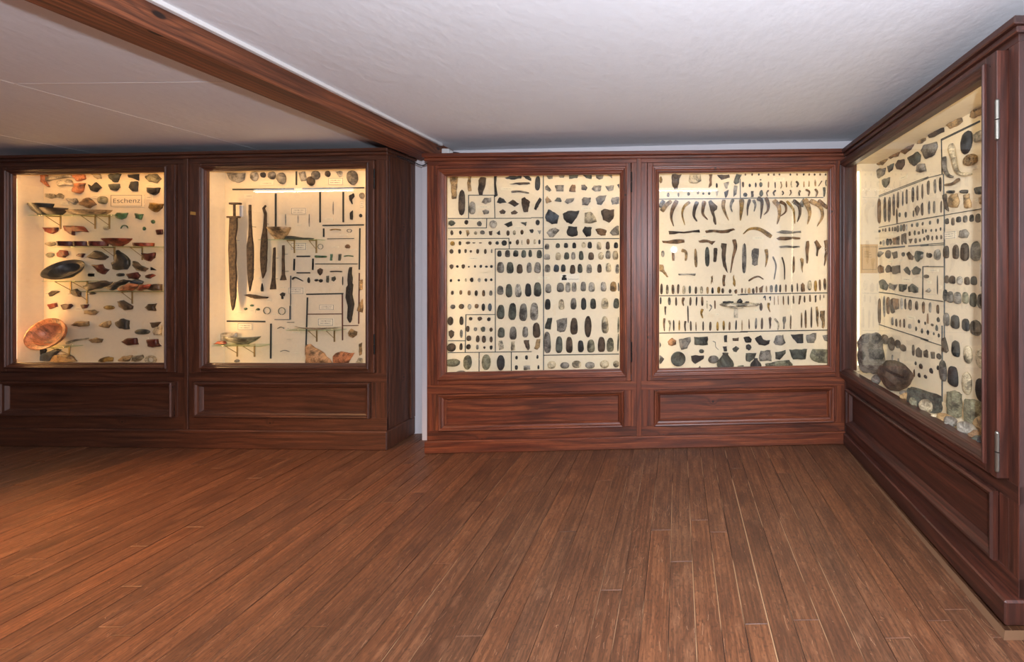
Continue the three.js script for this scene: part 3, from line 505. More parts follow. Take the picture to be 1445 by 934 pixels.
// ---- sword case
layOut(R(FL, bayL2, -0.18, 270, 220), `
# stone_tool|stone|stone tool|in the top row of the sword case|stone
p s 300 140 450 140 440 200 400 222 350 212 320 190; o s 527 170 55 80; o k 597 158 38 45; o n 672 163 55 65; o n 752 185 65 95 8
L 625 225 115 35; L 475 332 75 38; B 345 277 845 272 14; B 697 312 697 582 16
`);
layOut(R(FL, bayL2, -0.18, 390, 220), `
# stone_tool|stone|stone tool|in the top row beside the framed label of the sword case|stone
p s 190 135 240 130 255 200 210 210; o d 292 208 58 78; o n 332 160 62 70; o d 428 150 40 50; p s 490 128 545 128 545 165 520 175; o n 635 180 82 120 8
B 220 270 723 262 12; B 167 130 167 237 13; B 362 298 362 545 14; B 553 300 553 543 14; B 385 573 720 568 12; B 392 600 392 665 14; B 690 598 685 934 12; B 422 683 640 680 6; B 172 827 277 827 14; B 150 850 147 934 14; B 304 848 302 934 14; B 325 889 668 889 7
Lf 490 210 125 62; Lf 185 455 125 55; Lf 185 745 130 60; Lf 705 400 30 50; L 185 570 50 14; L 435 520 70 22; L 165 310 60 15; L 555 650 70 10; L 485 750 60 10; L 635 770 60 10; L 485 920 60 10
# bronze_needle|needle|thin bronze needle|in the empty upper fields of the sword case|glaze
b n 78 525 5 100; b n 272 530 5 110; b n 180 520 5 70; b n 470 430 6 110
# iron_fitting|iron|iron fitting|in the narrow field beside the door frame, top of sword case|rust
p k 605 330 640 308 645 335 625 360 630 398 612 370; p k 612 470 632 450 630 525 615 525; o n 710 328 40 50; t k 697 492 22 32
# bronze_ornament|ornament|small ornament|in the framed field above the big single-edged iron knife|glaze
h y 5 5 445 610 490 605 535 610; r k 603 616 42 30; r l 365 747 46 44; t b 590 745 40 36; h v 10 8 325 828 372 830 420 830; p v 450 808 465 808 462 862 447 862; p g 518 808 538 808 530 862 515 862; h v 5 5 560 826 598 822 637 826
`);
layOut(R(FL, bayL2, -0.18, 270, 370), `
# iron_dagger|dagger|iron dagger blade|lying level under the long swords|rust
p d 445 268 480 262 640 285 630 297 540 300 490 285
# iron_point|iron|short iron point|under the middle sword blade|rust
p k 578 240 586 172 595 240
# iron_pendant|iron|knobbed iron fitting|above the two open rings of the sword case|rust
p k 735 265 755 248 775 255 770 278 758 280 758 303 750 303 748 280
# glass_bead|bead|tiny green bead|around the label under the iron dagger|glaze
t v 450 383 28 20; t v 502 356 30 18; t v 552 387 28 20
# bronze_ring|ring|open bronze arm ring|under the spearheads of the sword case|glaze
r l 626 398 62 62; r l 748 402 62 64
B 298 485 608 488 14; B 658 508 656 790 14; G 690 472 815 472 6; G 813 360 813 472 6; Lf 445 530 125 58; L 500 400 60 25; L 395 412 45 12; L 640 312 40 22; L 565 130 45 18; L 745 208 50 12; L 685 428 45 16; L 800 545 30 40; L 800 632 30 10
# bronze_brooch|brooch|small bronze brooch|in the lower small-finds column of the sword case|glaze
h n 3 3 712 545 740 532 768 548; h n 3 3 735 735 770 725 810 735
# pottery_sherd|sherd|small sherd|at the bottom below the bracket shelf of sword case|stone
t n 380 812 40 24
`);
layOut(R(FL, bayL2, -0.18, 390, 370), `
G 120 112 118 470 7; B 172 87 277 87 12; B 150 0 148 65 14; B 304 0 302 60 14; B 325 14 668 14 6; R 545 258 547 640 10; R 263 427 540 425 9; B 252 264 550 258 13; B 258 292 244 760 12; R 550 522 675 520 7; R 685 90 680 505 9
Lf 163 235 130 55; Lf 415 370 125 45; Lf 408 493 130 62; L 245 172 40 8; L 345 125 45 8; L 455 182 55 8; L 435 45 40 8; L 135 355 55 8; L 165 578 70 18; L 105 632 50 10; L 175 748 50 8; L 120 512 70 14
# iron_knife|knife|bent iron knife|beside the small dark strip frame of the sword case|rust
h k 9 4 138 140 158 125 225 155
# iron_fitting|iron|iron piece|in the small field beside the big single-edged knife|rust
t k 270 148 18 48; p d 345 60 365 48 385 60 380 90 365 108 350 90; h k 5 5 445 77 495 75 545 77; t k 332 148 30 20; t k 370 152 30 28; p g 417 112 435 110 432 168 418 166; p g 460 125 485 115 492 140 475 158 460 150; b k 548 153 8 75
# iron_knife|knife|long single-edged iron knife|with five studs beside the door frame of sword case|rust
p k 612 40 625 40 628 170 635 185 632 420 625 470 612 497 598 470 592 200 605 180
# bronze_brooch|brooch|thin bronze wire|above the plate shelf of the sword case|glaze
h l 3 3 90 495 120 495 150 494; h l 4 3 12 545 40 535 68 540
# stone_fragment|stone|rough pale stone|on the board above the broken roof tiles|stone
p t 595 580 620 545 670 570 665 600 635 622 605 610
# roof_tile|tile|broken flat roof tile|standing at the bottom of the sword case|stone|0.035
p e 250 680 285 670 400 745 470 830 250 830
# roof_tile|tile|curved roof tile fragment|at the bottom of the sword case beside the door frame|stone|0.035
p o 480 765 500 745 540 732 650 745 620 790 600 830 480 830
# pottery_sherd|sherd|pale tile sherd|along the door-frame edge of the sword case|stone
p t 668 400 690 340 712 300 712 415; p t 685 150 712 140 712 225 690 230; p t 685 670 708 660 705 760 690 770; p c 655 825 680 785 710 790 710 830
`);
// ---- stone axe case
layOut(R(FM, bayM1, -0.16, 610, 230), `
# bone_tool|bone|worked bone|standing in the top row of the stone axe case|stone
p t 150 105 210 105 208 200 200 295 165 297 160 220; p t 290 170 300 105 322 105 318 180 325 232 300 235; p d 385 140 400 118 445 122 440 180 415 268 388 262; p k 512 105 532 105 540 270 518 282; b d 246 328 52 215; p k 600 125 640 105 740 105 735 128 650 138; p k 745 105 800 108 817 130 817 148 770 130; p d 637 175 690 162 800 160 810 172 720 182; h n 9 6 655 238 720 235 798 248
L 615 213 100 25; L 420 362 100 22; L 358 462 100 22; L 715 535 95 20; L 338 786 95 25; L 437 905 50 12
B 300 265 300 455; B 300 265 512 265; B 512 265 517 455; B 125 457 815 455 6; B 450 457 447 535; B 125 537 447 535; B 125 625 632 620; B 632 620 635 705; B 520 708 817 706; B 520 708 520 934
# stone_tool|stone|stone tool|in the small strip frame at the top of stone axe case|stone
a s 332 370 50 105; p s 407 325 430 288 488 283 485 320 440 340; p n 412 395 440 382 470 395 468 415 430 425
# flint_core|stone|rough flint|beside the small strip frame at the top of axe case|stone
p k 532 325 555 282 590 295 615 325 560 335; p d 622 330 665 302 718 335 680 362; p d 737 295 765 282 808 320 795 370 790 405 755 405 740 350; p d 552 400 580 380 607 400 595 420 565 420; p d 648 405 680 387 707 408 690 422 655 425
# flint_flake|flint|flint flake|in the first flake row under the long divider strip|stone
t g 162 495 50 48; t d 283 487 32 38; t n 390 500 36 45; o s 505 505 60 65; p g 592 505 655 478 662 515 625 530; p g 728 490 780 485 770 520
# flint_flake|flint|flint flake|in the second flake row of the stone axe case|stone
t d 163 575 24 38; t k 233 572 20 35; p t 280 555 300 552 308 580 290 605 285 580; o c 358 577 26 30; o n 415 572 38 34; p d 468 562 498 558 490 597 474 595; p k 530 577 555 555 562 592 545 592; o d 625 577 26 45; o c 677 573 24 40; o b 740 570 26 40; p k 800 550 817 545 817 580
# flint_flake|flint|flint scraper|in the third flake row of the stone axe case|stone
o y 169 663 36 38; b d 229 661 20 34; t d 296 658 36 22; t d 343 658 26 9; t d 397 658 26 9; o d 477 660 26 30; t k 536 659 26 30; o k 595 659 42 46; o k 645 657 16 26; t d 703 652 26 46; h c 3 3 740 635 738 660 742 672; o b 790 648 26 48
# flint_flake|flint|small flint blade|in the row above the wide label of axe case|stone
o d 160 728 30 38; b d 225 728 20 38; b d 275 725 18 34; t d 318 728 18 20; b d 375 727 22 40; b d 438 728 20 42; b s 490 725 14 34
# flint_arrowhead|arrowhead|tiny flint arrowhead|in the row below the wide label of axe case|stone
t d 160 853 30 36; t k 208 853 22 22; t d 256 852 26 40; t k 302 854 14 14; t k 353 852 16 22; t k 401 850 22 26; t k 447 853 24 18; t k 488 852 22 24
# stone_axe_head|stone axe|stone axe head|in the first row of the inner axe panel|stone
a k 555 746 34 52; a n 622 746 40 60; a g 690 745 42 55; a g 755 748 38 65; a g 808 745 28 60
# stone_axe_head|stone axe|stone axe head|in the second row of the inner axe panel|stone
a n 565 860 55 90; a g 643 862 55 96; a d 722 872 48 78; a n 800 862 40 85
`);
layOut(R(FM, bayM1, -0.16, 750, 230), `
# bone_tool|bone|narrow dark bone|beside the long upright strip of the stone axe case|stone
b k 52 168 42 120 -5; p k 22 380 45 320 70 283 85 300 60 350 40 390
G 98 100 98 934 8; B 98 628 722 622 7; B 0 706 98 703 6; B 0 450 98 450 6; L 455 373 95 24
# pottery_sherd|sherd|pottery sherd|in the first sherd row of the stone axe case|stone
p n 118 100 180 98 175 128 140 132; p n 218 98 275 98 265 122 235 122; p g 308 100 390 98 378 125 312 132; p g 420 98 497 95 495 132 450 125; p n 530 98 595 95 590 128 560 138 535 125; p n 625 98 662 95 665 128
# pottery_sherd|sherd|pottery sherd|in the second sherd row of the stone axe case|stone
p n 113 195 130 180 165 225 150 237 115 220; p n 193 185 268 183 265 235 205 232; p b 315 210 335 178 362 180 365 240 310 235; p n 410 180 440 178 462 205 450 228 412 220; p s 498 210 515 185 578 188 572 230 530 237 500 220; p s 608 190 680 185 675 222 635 232; p k 705 180 722 172 722 215
# pottery_sherd|sherd|pottery sherd|in the third sherd row of the stone axe case|stone
p t 113 300 130 272 168 318 125 335; p g 188 312 210 285 240 288 250 312 245 322; p n 272 320 290 295 355 290 345 315 300 338; p n 415 300 430 282 490 285 488 320 465 350 418 348; p n 530 290 560 270 620 265 605 310 575 348 540 340; p n 655 310 665 285 722 280 722 335 665 345
# pottery_sherd|sherd|large pottery sherd|in the row of biggest sherds of stone axe case|stone
p u 113 450 140 382 155 385 175 400 230 435 215 500 170 505 125 480; p k 258 420 300 395 397 392 375 450 335 503 290 490 265 455; p c 437 470 440 412 490 402 530 450 540 485 500 497 440 495; p d 573 395 605 377 650 388 683 382 675 460 640 492 590 470
# pottery_sherd|sherd|pottery sherd|in the last sherd row above the axe rows|stone
p s 125 575 150 545 200 532 233 552 200 590 180 612 150 610; p k 290 570 305 520 378 525 382 595 340 608 300 595; p k 420 560 440 522 500 530 490 600 455 610; p b 527 545 565 538 620 555 612 595 575 600 545 585; p n 645 575 705 515 722 520 722 592 670 598
# flint_flake|flint|flint flake|beside the upright strip above the inner axe panel|stone
o k 52 490 34 46; t k 8 560 18 34; p s 48 555 80 555 68 587; b c 28 648 20 40; b k 66 650 18 40
# stone_axe_head|stone axe|stone axe head|in the first row of the inner axe panel|stone
a g 66 750 42 70
# stone_axe_head|stone axe|stone axe head|in the second row of the inner axe panel|stone
a n 52 862 52 90
# stone_axe_head|stone axe|stone axe head|in the first axe row under the sherds|stone
a n 129 688 36 48; a g 218 680 34 40; a k 285 679 34 42; a k 353 679 32 48; o c 431 675 36 46; a k 481 676 36 55; a c 557 682 38 64; a d 629 680 34 66; a k 697 678 34 50
# stone_axe_head|stone axe|stone axe head|in the second axe row under the sherds|stone
a s 130 773 48 48; a c 221 768 42 64; a g 291 765 42 60; a s 345 765 34 62; a g 410 762 38 75; a d 492 767 46 64; o c 573 765 46 62; a n 632 755 42 70; a c 692 760 46 75
# stone_axe_head|stone axe|stone axe head|in the third axe row under the sherds|stone
a n 134 868 46 64; a u 206 867 44 62; a k 263 866 38 62; a d 340 876 44 76; a g 401 868 40 74; a s 476 870 44 74; a d 561 868 36 72; a c 635 862 44 76; a s 708 872 30 76
`);
layOut(R(FM, bayM1, -0.16, 610, 380), `
B 520 0 520 680 6; B 278 373 520 372; B 278 373 272 683; B 125 588 275 588; B 125 686 817 677 6; B 387 682 386 850; B 652 678 652 850
L 437 28 40 10; L 392 240 30 10; L 343 348 30 10; L 380 447 35 10; L 720 55 40 8; L 725 258 35 8; L 728 465 40 8; L 375 740 45 14; L 775 752 40 8
# flint_arrowhead|arrowhead|tiny flint arrowhead|in the row of pointed arrowheads above the small blades|stone
t k 155 93 18 26; t k 219 90 18 22; t c 277 88 16 28; t d 326 86 28 36; t s 387 88 22 32; t k 443 88 22 28; t k 487 86 20 22
# flint_bladelet|flint|small flint blade|in the row under the pointed arrowheads|stone
b d 167 193 22 34; b b 236 190 22 38; b b 305 193 24 42; b d 363 196 24 48; b b 424 196 24 54; b n 483 195 26 44
# flint_scraper|flint|flint scraper|in the row above the small boxed panel|stone
o n 172 308 38 38; o d 243 305 42 42; o s 308 308 30 46; o b 367 303 32 38; o k 422 312 28 62; o u 476 312 30 66
# flint_bladelet|flint|flint blade|beside the small boxed panel of axe case|stone
o d 152 425 44 72; b d 242 423 30 72; p d 137 510 160 498 183 515 178 550 155 570 140 545; b n 240 530 22 70; o d 162 642 68 70; b d 238 636 24 58
# flint_flake|flint|flint piece|inside the small boxed panel of axe case|stone
t d 318 407 30 28; t d 392 406 38 34; t k 468 410 30 32; b d 294 490 26 52; o n 357 492 26 34; t g 421 492 38 44; t d 486 495 24 36; o d 303 567 38 46; b d 376 572 28 58; b d 427 575 32 60; o d 486 577 24 52; o d 300 637 36 44; b n 372 640 20 40; t d 430 644 18 22; b k 486 644 22 36
# stone_axe_head|stone axe|stone axe head|in the third row of the inner axe panel|stone
a n 562 172 50 75; a g 634 175 52 110; a s 710 175 50 110; a k 792 170 50 108
# stone_axe_head|stone axe|long stone axe head|in the fourth row of the inner axe panel|stone
a g 567 350 60 118; a g 663 345 60 140; a n 752 353 62 145
# stone_axe_head|stone axe|stone axe head|in the lowest row of the inner axe panel|stone
a g 571 520 55 85; a n 668 524 55 110; a n 768 515 45 90
# bone_tool|bone|short bone piece|under the lowest row of the inner axe panel|stone
p w 548 590 575 585 590 650 570 660 552 665; p c 652 595 682 590 682 665 650 670; p d 755 585 800 580 805 650 790 668 770 640
# stone_hammer|stone|pitted stone hammer|in the bottom fields of the stone axe case|stone
o l 172 768 122 65; o l 295 765 66 120; o l 447 763 70 130; o k 567 768 64 125; o n 238 850 80 34; o n 560 855 60 24
# flint_flake|flint|small dark chip|beside the pebble row of the stone axe case|stone
b k 695 727 20 30; b k 777 725 22 36; b k 694 808 24 38; p s 752 795 775 790 808 790 808 825 755 830
`);
layOut(R(FM, bayM1, -0.16, 750, 380), `
G 100 0 100 842 8; B 100 707 720 697 7; L 100 70 95 22; L 540 728 60 8; L 440 208 30 8
# stone_axe_head|stone axe|stone axe head|in the third row of the inner axe panel|stone
a g 52 165 60 118
# stone_axe_head|stone axe|long stone axe head|in the fourth row of the inner axe panel|stone
a s 25 345 65 145
# stone_axe_head|stone axe|stone axe head|in the lowest row of the inner axe panel|stone
a d 43 500 60 125
# bone_tool|bone|short bone piece|under the lowest row of the inner axe panel|stone
p t 22 650 45 575 75 572 70 640 50 662
# stone_axe_head|stone axe|stone axe head|in the axe row just under the picture sign|stone
a n 140 157 48 75; a n 240 148 58 76; a s 302 147 42 82; a s 352 145 40 80; a n 428 141 44 80; a s 497 145 52 80; a s 594 142 46 80; a t 675 142 54 82; a n 718 145 14 70
# stone_axe_head|stone axe|stone axe head|in the second axe row under the picture sign|stone
a k 135 288 46 88; a c 248 290 46 88; a n 348 282 48 95; a k 431 283 44 100; a g 509 283 48 86; a c 605 280 58 88; a g 700 280 48 84
# stone_axe_head|stone axe|large stone axe head|in the last axe row but one above the pebbles|stone
p g 110 485 135 400 173 398 160 495; p n 207 420 250 405 295 398 292 470 275 510 240 518 212 505; a d 352 468 60 138; o d 467 470 58 178; a c 607 455 56 140; a l 716 455 14 130
# stone_axe_head|stone axe|pointed stone axe head|in the last axe row just above the pebbles|stone
a n 133 600 56 178; a g 229 618 54 138; a d 313 620 54 134; a k 407 633 48 100; a l 491 630 62 108; a d 578 618 60 125; a l 650 620 58 115; a l 715 600 14 150
# pebble|pebble|round pebble|in the bottom row of the stone axe case|stone
o c 168 785 68 62; o n 275 790 74 52; o c 373 780 76 60; o s 483 788 80 56; o c 602 780 76 64; o c 698 778 50 56
# flint_flake|flint|small dark chip|beside the pebble row of the stone axe case|stone
b k 50 720 16 32; b k 58 805 16 34
`);
// ---- antler and bone case
layOut(R(FM, bayM2, -0.16, 915, 230), `
# antler_fragment|antler|antler fragment|in the top row of the antler case|stone
t y 103 138 24 60; p d 190 130 195 95 275 95 255 130 248 180 240 215 215 220 195 180; p c 330 150 340 95 430 95 435 150 400 170 370 170 340 165; p b 498 95 528 95 522 185 515 190 495 205 505 160; p d 565 98 580 120 600 140 640 130 670 120 665 95 620 100; p g 700 160 725 90 770 95 750 130 745 165 715 178
# bone_point|bone|small bone point|in the row above the curved antlers|stone
p s 620 165 665 155 650 210 635 210; p n 705 185 735 190 725 260 700 280; b k 563 185 16 40; t n 162 262 22 40; t n 247 262 16 34; t g 330 254 24 30; t n 408 244 18 28; o g 452 252 18 20; t g 500 252 20 24; p s 555 235 578 232 565 275; p k 622 240 662 220 645 280 635 290; t k 797 262 34 34; o b 780 180 16 45
B 90 298 817 292 7; G 755 130 757 290 8; L 460 605 35 16; L 790 915 45 8
# antler_tine|antler|curved antler tine|in the row of curved tines of the antler case|stone
h t 20 16 110 400 140 355 190 315; h n 20 16 98 370 110 340 128 312; h b 20 4 235 312 200 380 188 450 208 522; h y 14 4 340 322 295 360 278 420 300 512; h d 18 5 402 320 380 380 375 440 400 482; h b 18 5 460 315 450 370 448 420 488 468; p d 492 320 515 305 568 355 562 385 540 400 560 505 548 510 520 420 505 370; h t 18 4 620 305 615 360 630 410 660 472; h n 14 4 698 300 680 335 678 370 690 405; h y 22 5 765 300 765 360 760 420 757 475
# antler_rod|antler|level antler rod|under the row of curved tines|stone
p d 165 560 420 550 425 572 290 580 170 588; p b 465 560 500 550 640 552 700 538 715 550 660 575 475 577; p b 110 640 200 632 295 632 298 655 120 658; p b 410 640 450 630 553 642 525 675 500 655 420 655
# antler_tool|antler|upright antler tool|in the middle row of the antler case|stone
o s 118 748 28 55; p b 190 715 215 712 215 805 198 805; h t 14 8 272 718 305 730 312 770 305 805; b t 390 782 26 158 3; b g 484 772 38 165; h d 16 12 552 700 550 760 545 815; p d 600 660 645 665 635 760 635 860 652 905 615 850 602 740; h b 18 4 702 630 715 690 695 780 675 905; b n 787 785 32 245; p t 92 835 120 838 135 890 165 940 150 940 115 900 92 890; p s 245 912 390 910 385 928 250 925
`);
layOut(R(FM, bayM2, -0.16, 1045, 230), `
# animal_tooth|tooth|tiny tooth|in the topmost row under the door frame of antler case|stone
b b 40 95 14 18; b b 95 95 14 18; b d 150 95 14 18; b d 230 95 14 18; b b 275 95 14 18; b b 320 95 14 18; b d 410 95 14 18; b b 465 95 14 18; b d 520 95 14 18; b b 565 95 14 18; b d 610 95 14 18; b b 655 95 14 18; b d 700 95 14 18
L 315 133 95 26; L 145 618 95 22; L 322 865 40 8; L 108 860 40 8; L 525 245 35 10; B 0 290 680 284 7
# animal_tooth|tooth|small tooth|in the upper tooth row of the antler case|stone
t d 20 175 18 46; t k 75 185 18 28; t k 125 180 16 40; t g 167 180 28 40; t k 165 138 14 12; b b 230 178 12 52; b d 285 182 12 54; h t 5 4 330 155 338 185 330 210; b b 378 175 12 54; h c 5 4 420 148 415 175 422 202; h d 9 7 455 152 472 170 462 198; b t 522 176 11 50; b t 564 172 11 52; b t 615 165 14 58; h b 5 3 668 148 655 170 640 192; h d 5 4 705 140 700 165 705 190
# animal_tooth|tooth|curved tooth|in the lower tooth row of the antler case|stone
t g 38 262 32 34; p d 85 232 108 232 105 282 85 282; t g 170 248 30 55; h b 7 4 230 225 215 245 222 275; h d 8 5 288 225 270 245 278 270; h d 6 4 342 230 352 248 342 265; h b 7 4 408 222 415 245 402 268; h d 9 6 490 228 480 248 485 270; h b 9 6 535 218 565 238 558 272; h b 10 5 612 215 630 242 620 278; h g 12 6 685 202 688 240 685 278
# antler_tine|antler|curved antler tine|in the row of curved tines of the antler case|stone
h d 14 4 75 300 58 360 55 435; h n 13 4 103 305 120 345 110 400; h d 20 4 135 292 170 310 172 380 163 460; h b 18 3 205 285 225 340 220 395 190 428; h t 22 6 268 308 310 360 315 430 298 505; h b 14 4 320 318 365 345 370 400 325 440; h y 12 5 378 315 430 380 440 430 445 500; h d 20 5 425 312 475 350 485 420 465 485; h t 26 5 520 300 550 360 565 420 548 505; p n 485 330 515 290 530 300 515 365 495 360; h t 22 4 568 312 650 360 670 440 628 522; h b 18 14 635 310 675 342 712 372
# boar_tusk|tusk|big arched tusk|above the wide label in the antler case|stone
h y 5 20 20 585 70 545 150 545 250 608
# antler_rod|antler|level antler rod|in the stack of three beside the arched tusk|stone
p n 290 568 340 555 495 558 498 575 440 580 330 580; p b 292 622 320 608 440 608 492 615 490 628 400 632 310 635; p n 312 690 335 682 485 682 488 695 330 700
# antler_tool|antler|upright antler tool|in the middle row of the antler case|stone
b n 30 785 34 250; p n 92 720 110 702 150 705 140 840 115 848 92 835; h y 16 3 207 710 215 760 212 810 202 858; h n 7 5 265 770 290 840 275 960; h d 7 5 340 775 358 840 362 960; b b 437 835 20 140; p t 488 790 500 780 520 790 510 905; p b 540 645 562 640 558 740 550 830 542 825; p b 605 650 625 632 665 690 640 720 632 770 622 765 625 710; p b 685 640 718 632 718 730 690 850 685 845 695 740
`);
layOut(R(FM, bayM2, -0.16, 915, 380), `
B 92 218 690 211 7; B 735 210 817 208 7; L 712 212 45 18; B 92 525 817 515 8; L 205 350 40 16; L 568 370 28 16; L 715 698 35 8; L 322 768 35 8; L 600 615 35 8
# bone_tool|bone|short bone tool|just above the upper tool row of the antler case|stone
p t 515 60 530 50 535 120 525 100 515 125; h b 12 10 625 45 618 90 622 138; p y 695 60 705 42 718 120 712 145 695 120
# bone_chisel|bone|bone chisel|in the row standing on the upper divider of antler case|stone
b d 108 162 22 90; b c 155 165 22 80; b b 202 165 24 82; b d 245 162 20 82; b c 292 168 26 70; b g 341 167 20 65; b d 391 172 20 62; b c 437 170 24 62; b t 487 172 20 60; b k 528 174 20 52; b y 579 170 26 56; b d 612 176 22 44; t d 672 180 22 34; t b 720 182 24 36; b b 770 177 14 44; b c 800 175 12 46
# bone_awl|bone|bone awl|in the row hanging under the upper divider of antler case|stone
b k 101 258 14 60; b n 172 262 22 66; b d 228 264 16 74; h b 12 5 290 232 282 265 290 300; b d 346 264 18 72; b d 396 263 14 76; b b 443 262 20 80; b c 483 290 12 66; h s 7 3 505 290 520 310 500 345; b b 548 290 14 72
# bone_awl|bone|single bone point|between the two awl rows of the antler case|stone
h d 9 4 140 305 138 330 140 375; b d 326 370 12 148; h y 12 5 445 325 435 360 448 402
# bone_awl|bone|bone awl|in the row standing on the lower divider of antler case|stone
h b 10 4 132 402 128 450 132 508; h c 10 4 168 420 178 450 170 510; b d 208 462 14 92; b y 254 462 14 86; h d 9 5 305 425 300 460 305 508; b d 349 466 16 84; b t 392 470 10 76; b d 451 467 14 78; b d 510 468 20 76; b y 569 468 20 78; b y 620 462 20 82; b b 668 467 18 72; b k 722 458 14 86; b t 771 462 10 90
# pottery_sherd|sherd|sherd|in the bottom field beside the squat vase of antler case|stone
p e 158 595 195 562 230 585 228 618 190 630 165 620; p n 250 575 300 565 345 555 350 590 320 650 270 662 258 630; p g 375 555 488 552 490 620 430 625 378 618; o g 437 673 42 34; h n 3 2 530 592 550 600 555 640 578 662; p k 622 545 648 540 648 600 625 600; p k 612 635 645 632 648 675 620 675; p d 692 565 745 560 742 590 695 588; p g 690 655 720 630 748 650 725 682 700 675; p k 783 560 817 555 817 600 795 595; t k 810 640 16 40; t k 808 720 14 66; p k 350 712 458 708 455 735 385 778 355 750; o n 535 740 88 66; p n 92 705 130 735 105 775 92 778; p n 92 590 105 625 92 648; p k 405 820 425 795 442 825; p l 735 795 785 790 785 815 735 815
`);
layOut(R(FM, bayM2, -0.16, 1045, 380), `
B 0 205 720 193 8; B 0 512 720 500 8; L 125 335 30 20; L 396 338 30 18; L 160 237 28 14; L 680 310 40 12; L 105 645 30 10
# bone_sickle|bone|bowed bone|above the upper divider beside the reflection of antler case|stone
h b 8 5 65 95 115 65 150 60 188 82
# bone_chisel|bone|bone chisel|in the row standing on the upper divider of antler case|stone
b d 12 176 14 46; b c 40 174 14 44; b t 70 175 24 48; t d 104 177 24 48; b b 132 168 16 56; p b 150 155 188 130 180 190 155 192; b t 213 162 12 56; b n 253 160 26 62; b g 293 156 22 68; b d 326 157 18 66; b b 373 155 14 64; b d 424 156 18 66; b d 468 148 12 74; p b 495 125 512 108 528 130 528 182 500 185; o c 568 132 36 84; b y 617 137 26 92; b b 653 130 18 96; b b 693 122 22 100
# bone_awl|bone|bone awl|in the row hanging under the upper divider of antler case|stone
h k 6 4 188 235 200 220 205 255; h k 5 4 235 238 245 225 245 258; b t 278 258 8 76; b t 310 255 8 78; b b 353 255 12 80; b d 393 255 12 80; b d 436 250 14 70; h b 9 6 490 215 485 250 480 288; b b 527 245 14 58; b b 572 238 16 62; p d 610 218 625 212 622 270 612 272; b b 655 233 8 52; b b 686 222 6 30
# bone_awl|bone|single bone point|between the two awl rows of the antler case|stone
o d 168 308 26 66; h y 12 4 230 275 228 310 242 352
# bone_awl|bone|bone awl|in the row standing on the lower divider of antler case|stone
b t 12 452 10 76; b b 70 450 12 86; b n 127 445 18 94; b d 176 445 20 96; p b 230 400 245 388 255 405 245 490 238 490; h c 9 5 280 405 310 450 305 498; p n 348 390 372 388 362 490 350 490; b b 413 435 14 118; b t 502 418 14 130; b b 536 408 18 155; b d 583 395 16 175; p t 618 310 632 305 640 470 632 475; p t 655 342 692 338 690 470 680 488 668 480
# pottery_sherd|sherd|rim sherd|in the upper row of the bottom field of antler case|stone
p k 25 558 70 552 92 575 85 602 40 602; p k 115 568 165 540 185 575 215 585 242 582 235 612 200 628 150 620; p n 270 600 290 545 310 540 340 545 350 535 370 605 340 625 285 620; p k 410 535 515 530 515 605 465 608 430 570; p n 540 540 622 522 620 570 605 605 550 605 540 580; p n 672 545 718 535 718 595 690 585; t k 68 642 42 48
# pottery_sherd|sherd|big rim sherd|in the lower row of the bottom field of antler case|stone
p g 42 690 130 688 115 730 75 762 45 755; p n 150 720 165 668 245 665 250 700 255 755 155 755; p g 283 680 370 662 370 690 320 745 285 735; p g 397 658 480 658 548 655 540 690 535 738 430 740; p l 568 710 590 655 718 660 718 770 640 768 580 740
# bone_fragment|bone|long pale jaw bone|lying at the bottom of the antler case|stone
p l 200 775 260 765 400 745 428 780 420 800 205 805
`);

// ---- boulder case
const K5 = 934 / 180, K4 = 934 / 200;
layOut(R(FR, bayR, -0.225, 1190, 130, K5), `
# jaw_bone|bone|animal jaw bone|along the top edge of the boulder case|stone
p t 248 505 300 490 330 488 290 535 255 535; p b 335 480 380 450 420 435 405 470 350 488; p b 425 440 470 405 522 382 500 420 455 455; p t 545 380 575 335 605 310 608 350 580 375
# pottery_sherd|sherd|coarse sherd|above the upper double strip of boulder case|stone
p n 250 570 315 553 305 600 265 632; p g 330 540 375 520 365 565 340 588; p d 392 530 415 495 450 490 452 530 430 568 405 565; p g 480 478 550 435 572 460 565 510 525 542 500 520; p n 545 580 550 530 600 522 612 580 570 590; p g 293 640 345 622 340 665 315 700 298 680
L 440 625 55 28; B 262 768 623 630 4; B 262 758 623 620 3
# bone_awl|bone|long bone awl|in the row hanging from the upper double strip|stone
b b 266 870 24 190; b d 308 860 18 190; b d 340 860 20 190; b d 372 825 16 165; b d 403 790 16 125; b n 437 780 10 110; b d 466 765 14 115; b d 394 910 10 120; b d 512 750 18 115; b d 545 738 14 115; b b 580 728 10 115; b d 618 700 10 100
# bone_point|bone|small bone point|in the second awl row of the boulder case|stone
t g 415 897 16 34; t k 460 895 14 44; b d 515 890 10 50; p d 530 850 545 830 562 850 545 905; b d 580 858 18 95
`);
